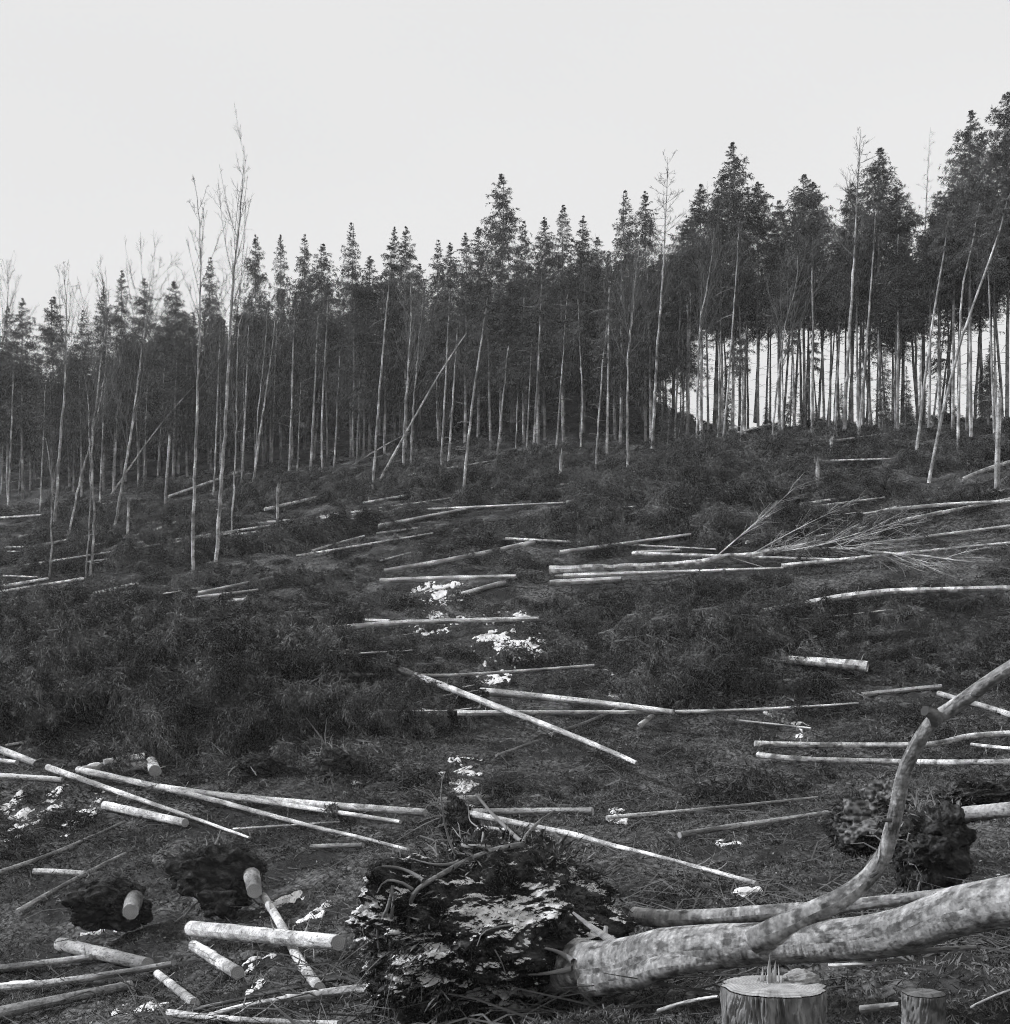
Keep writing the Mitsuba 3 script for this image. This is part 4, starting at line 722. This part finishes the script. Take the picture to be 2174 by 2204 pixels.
# ------------------------------------------------------------------ fallen spruces: dark crowns lying in the brush
def fallen_mesh(Ln, R, nb, seed):
    """A spruce crown lying along +x, the boughs on its lower side pressed flat, the twigs hanging."""
    rng = np.random.default_rng(seed); t = rng.random(nb) ** .9; L = (R * (1 - t) ** .7 + .2) * rng.uniform(.5, 1.15, nb); a_ = rng.uniform(-.25, np.pi + .25, nb); fw = rng.uniform(.2, 1.1, nb)
    d = unit(np.stack([fw, np.cos(a_), np.maximum(np.sin(a_), -.1)], 1)); o = np.stack([t * Ln, 0 * t, 0 * t], 1)
    return boughs(o, d, L * 1.2, .05, .42, 28, 14, .55, .14, .025, 1.5, rng)
for k in range(4):
    cr = fallen_mesh(7.5, 1.9, 150, 700 + k)
    tz, ts_ = resample(np.array([[.5, 0, .0], [1.5, 0, 0], [7.6, 0, .15]]), .7); tm = tube(tz, np.interp(ts_, [0, 1], [.09, .012]), 9, .06, 5, True)
    scene[f'fallen_group_{k}'] = {'type': 'shapegroup', 'trunk': mikit.ply(tm[:2], 'bark_log', smooth=True, uv=tm[2]), 'crown': mikit.ply(cr, 'needles_fallen')}
def slope_tilt(x, y, a_):
    e = 2.5; c, s = math.cos(a_), math.sin(a_); z1, z0 = base_h(x + c * e, y + s * e), base_h(x - c * e, y - s * e); return math.degrees(math.atan2(float(z1 - z0), 2 * e))
def lay(group, label, u, v, heading, s, lift=.3, grp=None, z=None):
    g = at(u * U, v * U); a_ = math.radians(heading); key = thing('fallen_spruce', label, 'fallen spruce', grp)
    scene[key] = {'type': 'instance', 'to_world': T().translate([float(g[0]), float(g[1]), float(g[2] + lift)]).rotate([0, 0, 1], float(heading)).rotate([0, 1, 0], -slope_tilt(g[0], g[1], a_)).scale(float(s)), 'g': {'type': 'ref', 'id': group}}
MAIN = np.vstack([q for q, keep in zip(AXES, KEEP) if keep])
MAIN_UV = np.stack([CX + MAIN[:, 0] / MAIN[:, 1] * F0, HV - MAIN[:, 2] / MAIN[:, 1] * F0], 1)
def hides(g, heading, s, lift):
    """How many of the main logs' points a crown lying here would stand in front of."""
    a_ = math.radians(heading); t = np.linspace(-.5, 7.6, 9) * s; x, y = g[0] + math.cos(a_) * t, g[1] + math.sin(a_) * t
    z = g[2] + lift + np.tan(math.radians(slope_tilt(g[0], g[1], a_))) * t; n = 0; R = 1.45 * s * (1 - np.linspace(0, .85, 9)) ** .7 + .15
    for X, Y, Z, r in zip(x, y, z, R):
        u, v = CX + X / Y * F0, HV - Z / Y * F0; k = F0 / Y
        n += int(((np.abs(MAIN_UV[:, 0] - u) < k * max(r, .6 * s)) & (MAIN_UV[:, 1] < v + .2 * k) & (MAIN_UV[:, 1] > v - r * k) & (MAIN[:, 1] > Y - .3)).sum())
    return n
PLACE = lambda u, v: ('far ' if v < 960 else '') + ('left' if u < 480 else 'centre-left' if u < 860 else 'centre' if u < 1250 else 'centre-right' if u < 1560 else 'right')
HEAP = [(-90,1376,150,1.1,.8),(60,1392,170,1.1,.7),(190,1424,10,1.15,.5),(330,1420,5,1.1,.4),(-40,1380,10,1.3,1.0),(100,1385,25,1.35,1.1),(250,1385,-15,1.25,.9),(420,1400,12,1.0,.5),(-20,1330,30,1.3,1.3),(150,1330,0,1.35,1.3),(300,1330,20,1.1,1.1),(60,1260,10,1.2,1.1),(230,1260,20,1.15,1.0),(-60,1220,15,1.1,.9),(360,1280,10,1.0,.8),(480,1390,20,.9,.4)]
for k, (u, v, hd, s, lf) in enumerate(HEAP):
    row = 'front' if v > 1410 else 'second' if v > 1370 else 'middle' if v > 1300 else 'top'; col = 'at the picture edge' if u < 0 else 'on its left' if u < 140 else 'in its middle' if u < 290 else 'on its right'
    lay(f'fallen_group_{k % 4}', f'fallen spruce crown in the {row} row of the great dark heap, {col}', u, v, hd, s, lf, 'fallen spruces of the dark heap')
CLUMP = [(1140,1322,-10,.95,.6),(1235,1318,10,.9,.8),(1150,1275,15,1.0,1.1),(1240,1270,0,1.0,1.3),(1180,1235,25,.95,1.2),(1290,1240,10,.9,1.0),(1120,1240,5,.9,.8)]
for k, (u, v, hd, s, lf) in enumerate(CLUMP):
    lay(f'fallen_group_{k % 4}', 'drooping spruce crown in the dark clump right of the middle, ' + ['lowest on the left', 'lowest on the right', 'middle left', 'middle right', 'top left', 'top right', 'far left'][k], u, v, hd, s, lf, 'fallen spruces of the clump right of the middle')
UP = [(1000,1035,20,1.0,.6),(1090,1020,40,1.1,.8),(1180,1010,10,1.1,.9),(1280,1020,-10,1.0,.6),(1330,985,30,1.1,.7),(1050,975,15,1.05,.6),(1180,955,25,1.1,.8),(1260,915,10,1.2,.9),(1330,895,20,1.2,.6),(1400,950,15,1.0,.5),(900,990,10,.9,.4),(480,1050,25,1.1,.7),(540,1075,0,1.0,.6),(430,955,15,1.1,.6),(520,885,5,1.3,.7),(250,950,10,1.2,.6),(1450,865,15,1.0,.5),(1650,845,5,1.0,.5),(1780,845,10,1.0,.5)]
rng = np.random.default_rng(71)
UP += [(rng.uniform(-50, 1900), 0, rng.normal() * 14 + 12, rng.uniform(.65, 1.1), rng.uniform(.1, .5)) for _k in range(420)]
done = []; cnt = {}
for k, (u, v, hd, s, lf) in enumerate(UP):
    if v == 0: d = rng.uniform(33, 84); x = (u * U - CX) / F0 * d; z = float(height(x, d)); v = (HV - z / d * F0) / U
    else: g = at(u * U, v * U); x, d, z = g
    if d > edge_depth(u * U) - 4 or len(done) >= 95 or (u < 420 and 1100 < v): continue
    if any((x - a_) ** 2 + (d - b_) ** 2 < 2.6 ** 2 for a_, b_ in done) or hides((x, d, z), hd, s, lf) > (6 if k < 19 else 1): continue
    done.append((x, d)); w = PLACE(u, v); cnt[w] = cnt.get(w, 0) + 1
    lay(f'fallen_group_{k % 4}', f'fallen spruce crown half buried in brush on the {w} of the slope', u, v, hd, s, lf, f'fallen spruces on the {w} of the slope')

# ------------------------------------------------------------------ brushwood: boughs and branches covering the slope
axes = np.vstack(AXES)
from scipy.spatial import cKDTree
KD = cKDTree(axes[:, :2])
def clear(x, y, d0=.55, d1=1.1):
    """False near a stem, or where brush would stand right before one."""
    p = np.stack([x, y], 1); c = unit(p)
    ok = KD.query(p)[0] > d0
    for s in (.5,): ok &= KD.query(p + c * s)[0] > d1 * .5
    return ok
def bough_mesh(seed, n=7):
    rng = np.random.default_rng(seed); a_ = rng.random(n) * 6.28; d = unit(np.stack([np.cos(a_), np.sin(a_), rng.uniform(-.1, .5, n)], 1)); o = rng.normal(size=(n, 3)) * [.45, .45, .03] + [0, 0, .05]
    return boughs(o, d, rng.uniform(.5, 1.3, n), .25, .5, 24, 12, .5, .12, .024, .9, rng)
def scatter(n, dlo, dhi, seed, power=1.0):
    rng = np.random.default_rng(seed); d = dlo * (dhi / dlo) ** (rng.random(n) ** power); u = rng.uniform(-150, W0 + 150, n); return (u - CX) / F0 * d, d, rng
def place(groupname, name, label, x, y, s, rng, lift=0.0):
    key0 = name; labels[key0] = {'label': label, 'category': 'brush', 'kind': 'stuff'}
    z = height(x, y)
    for k in range(len(x)):
        scene[f'{name}__{k + 1:03d}'] = {'type': 'instance', 'to_world': T().translate([float(x[k]), float(y[k]), float(z[k] + lift)]).rotate([0, 0, 1], float(rng.uniform(0, 360))).scale([float(s[k])] * 3), 'g': {'type': 'ref', 'id': groupname}}
for k in range(3):
    m = bough_mesh(800 + k)
    scene[f'bough_group_{k}'] = {'type': 'shapegroup', 'boughs': mikit.ply(m, 'needles_fallen')}
    x, y, rg = scatter(1000, 24, 100, 810 + k, .8); ok = clear(x, y, .75, 1.6) & (meshkit.fbm(np.stack([x / 5, y / 5, 0 * x], 1), 3, 77) + .06 * rg.normal(size=len(x)) > .41) & ((y > 31) | (rg.random(len(x)) < .35)); x, y = x[ok], y[ok]
    place(f'bough_group_{k}', ['spruce_brush', 'bough_litter', 'branch_litter'][k], ['dark spruce boughs strewn over the felled slope', 'loose spruce boughs and twigs covering the slope', 'tangled branch litter on the slope'][k], x, y, rg.uniform(.7, 1.5, len(x)), rg)

# ------------------------------------------------------------------ twigs, dead grass and litter of the foreground
def blades(n, dlo, dhi, seed, ln, wd, flat, curl=.3):
    x, y, rg = scatter(n, dlo, dhi, seed); z = height(x, y); q = np.stack([x, y, 0 * x], 1)
    dens = meshkit.fbm(q / .8, 3, seed); keep = rg.random(n) < np.clip((dens - .3) * 2.6, .12, 1); x, y, z = x[keep], y[keep], z[keep]; n = len(x)
    a_ = rg.random(n) * 6.28; el = np.clip(rg.normal(flat, .35, n), -.05, 1.4); d = np.stack([np.cos(a_) * np.cos(el), np.sin(a_) * np.cos(el), np.sin(el)], 1)
    sc_ = np.clip(y / 14, .5, 2.2)
    return sprays(np.stack([x, y, z - .01], 1), d, ln * rg.uniform(.4, 1.5, n) * sc_ ** .4, wd * rg.uniform(.6, 1.5, n) * sc_ ** .5, rg)
put('dead_grass', blades(420000, 5.5, 45, 901, .08, .005, .5), 'litter'); labels['dead_grass'] = {'label': 'short dead grass and heather on the foreground ground', 'category': 'grass', 'kind': 'stuff'}
put('twig_litter', blades(110000, 5.5, 75, 902, .13, .0045, .1), 'twig'); labels['twig_litter'] = {'label': 'fine twigs and needles strewn over the ground', 'category': 'litter', 'kind': 'stuff'}
put('needle_litter', blades(330000, 22, 95, 903, .10, .02, .25), 'needles_fallen'); labels['needle_litter'] = {'label': 'torn needles and small twigs carpeting the slope', 'category': 'litter', 'kind': 'stuff'}
put('wood_chips', blades(7000, 6, 50, 904, .05, .025, .05), 'chips'); labels['wood_chips'] = {'label': 'pale chips of wood and bark scattered on the ground', 'category': 'wood chips', 'kind': 'stuff'}
# dead sticks, longer and bent
rng = np.random.default_rng(905); x, y, rg = scatter(3600, 7.5, 70, 906); z = height(x, y); out = []
for k in range(len(x)):
    a_ = rng.random() * 6.28; l = rng.uniform(.3, 1.3); d = np.array([math.cos(a_), math.sin(a_), rng.uniform(-.05, .45)]); o = np.array([x[k], y[k], z[k]]); out.append(tube(np.array([o, o + d * l * .5 + rng.normal(size=3) * .05, o + d * l - [0, 0, .15 * l]]), np.array([.010, .008, .003]) * rng.uniform(.35, 1.2), 3))
m = join(out); put('dead_sticks', m[:2], 'twig'); labels['dead_sticks'] = {'label': 'bent dead sticks scattered among the logs', 'category': 'sticks', 'kind': 'stuff'}

# ------------------------------------------------------------------ snow
def snow_sheet(u, v, wpx, hpx, seed, thr=.5):
    g = at(u, v); d = g[1]; rx = wpx / 2 * d / F0; ry = max(rx * .6, min(3.5, hpx / 2 * d * d / (F0 * max(1.2, abs(g[2]) + .6)))); n = 170
    X, Y = np.meshgrid(np.linspace(-rx, rx, n), np.linspace(-ry, ry, n), indexing='ij'); x, y = g[0] + X, g[1] + Y; k = max(.3, rx * .45)
    q = np.stack([x / k, y / k * .8, 0 * x + seed], -1); r2 = (X / rx) ** 2 + (Y / ry) ** 2
    m = .6 * meshkit.fbm(q, 3, seed) + .4 * meshkit.fbm(np.stack([x * 9, y * 5, 0 * x + seed], -1), 4, seed + 1) - .16 * r2; m = m - np.quantile(m[r2 < 1], .74); m[r2 > 1] = -1
    z = height(x, y) + np.clip(m * .35, -.02, .03) + .004; vtx = np.stack([x, y, z], -1).reshape(-1, 3); i, j = np.meshgrid(np.arange(n - 1), np.arange(n - 1), indexing='ij')
    k = (i * n + j).ravel(); mm = m.ravel(); keep = (mm[k] + mm[k + 1] + mm[k + n] + mm[k + n + 1]) > 0; k = k[keep]
    f = np.stack([k, k + n, k + n + 1, k + 1], 1); f = np.vstack([f[:, [0, 1, 2]], f[:, [0, 2, 3]]]); us, inv = np.unique(f, return_inverse=True); return vtx[us], inv.reshape(f.shape)
SN = [('patch of old snow in front of the left root plate', *F(620,1160), 110, 45, .42), ('patch of old snow right of the sawn trunk stub', *F(1750,1080), 95, 45, .45), ('streak of snow at the left edge below the poles', *F(150,570), 110, 45, .5), ('speckled snow left of the short thick log', *F(470,540), 60, 40, .5), ('small snow patches at the left edge', *F(30,490), 60, 25, .48),
      ('snow streak beside the round-ended log', *F(1460,1350), 110, 30, .5), ('snow among the logs of the bottom left', *F(850,1620), 140, 60, .5), ('snow strip below the thin log', *F(1420,1510), 70, 40, .5), ('speckled snow below the spruce heap left of the middle', *G(700,330), 120, 100, .47), ('snow on the ground behind the long slanting pole', *G(1590,520), 65, 30, .42),
      ('small snow patch right of the middle', *H(330,690), 50, 30, .45), ('snow streak behind the great trunk', *H(420,970), 120, 35, .44), ('snow patches among trunks in the middle of the slope', *D(560,800), 160, 90, .5), ('snow streaks under the level trunk in the middle', *D(950,1010), 190, 110, .5), ('bright snow lump under the drooping spruce', *D(1560,1270), 40, 30, .4), ('snow specks along the long slim pole', *E(620,1370), 90, 25, .5), ('snow among the far logs at the left', *C(1060,330), 40, 20, .45), ('snow speckles right of the crosswise log', *F(1560,1040), 120, 40, .52), ('snow specks in the lower left corner', *F(660,1640), 60, 30, .47)]
for k, (lb, u, v, w, h_, thr) in enumerate(SN):
    m = snow_sheet(u, v, w, h_, 40 + k, thr)
    if m is not None: key = thing('snow_patch', lb, 'snow', kind='stuff'); put(key, m[:2], 'snow', True)
if snow_bits:
    m = join(snow_bits); put('snow_crust', m[:2], 'snow', True); labels['snow_crust'] = {'label': 'thin crusts of snow lying along the tops of logs', 'category': 'snow', 'kind': 'stuff'}
# snow caught on the great root plate: on its soil where ledges face up or the noise says so
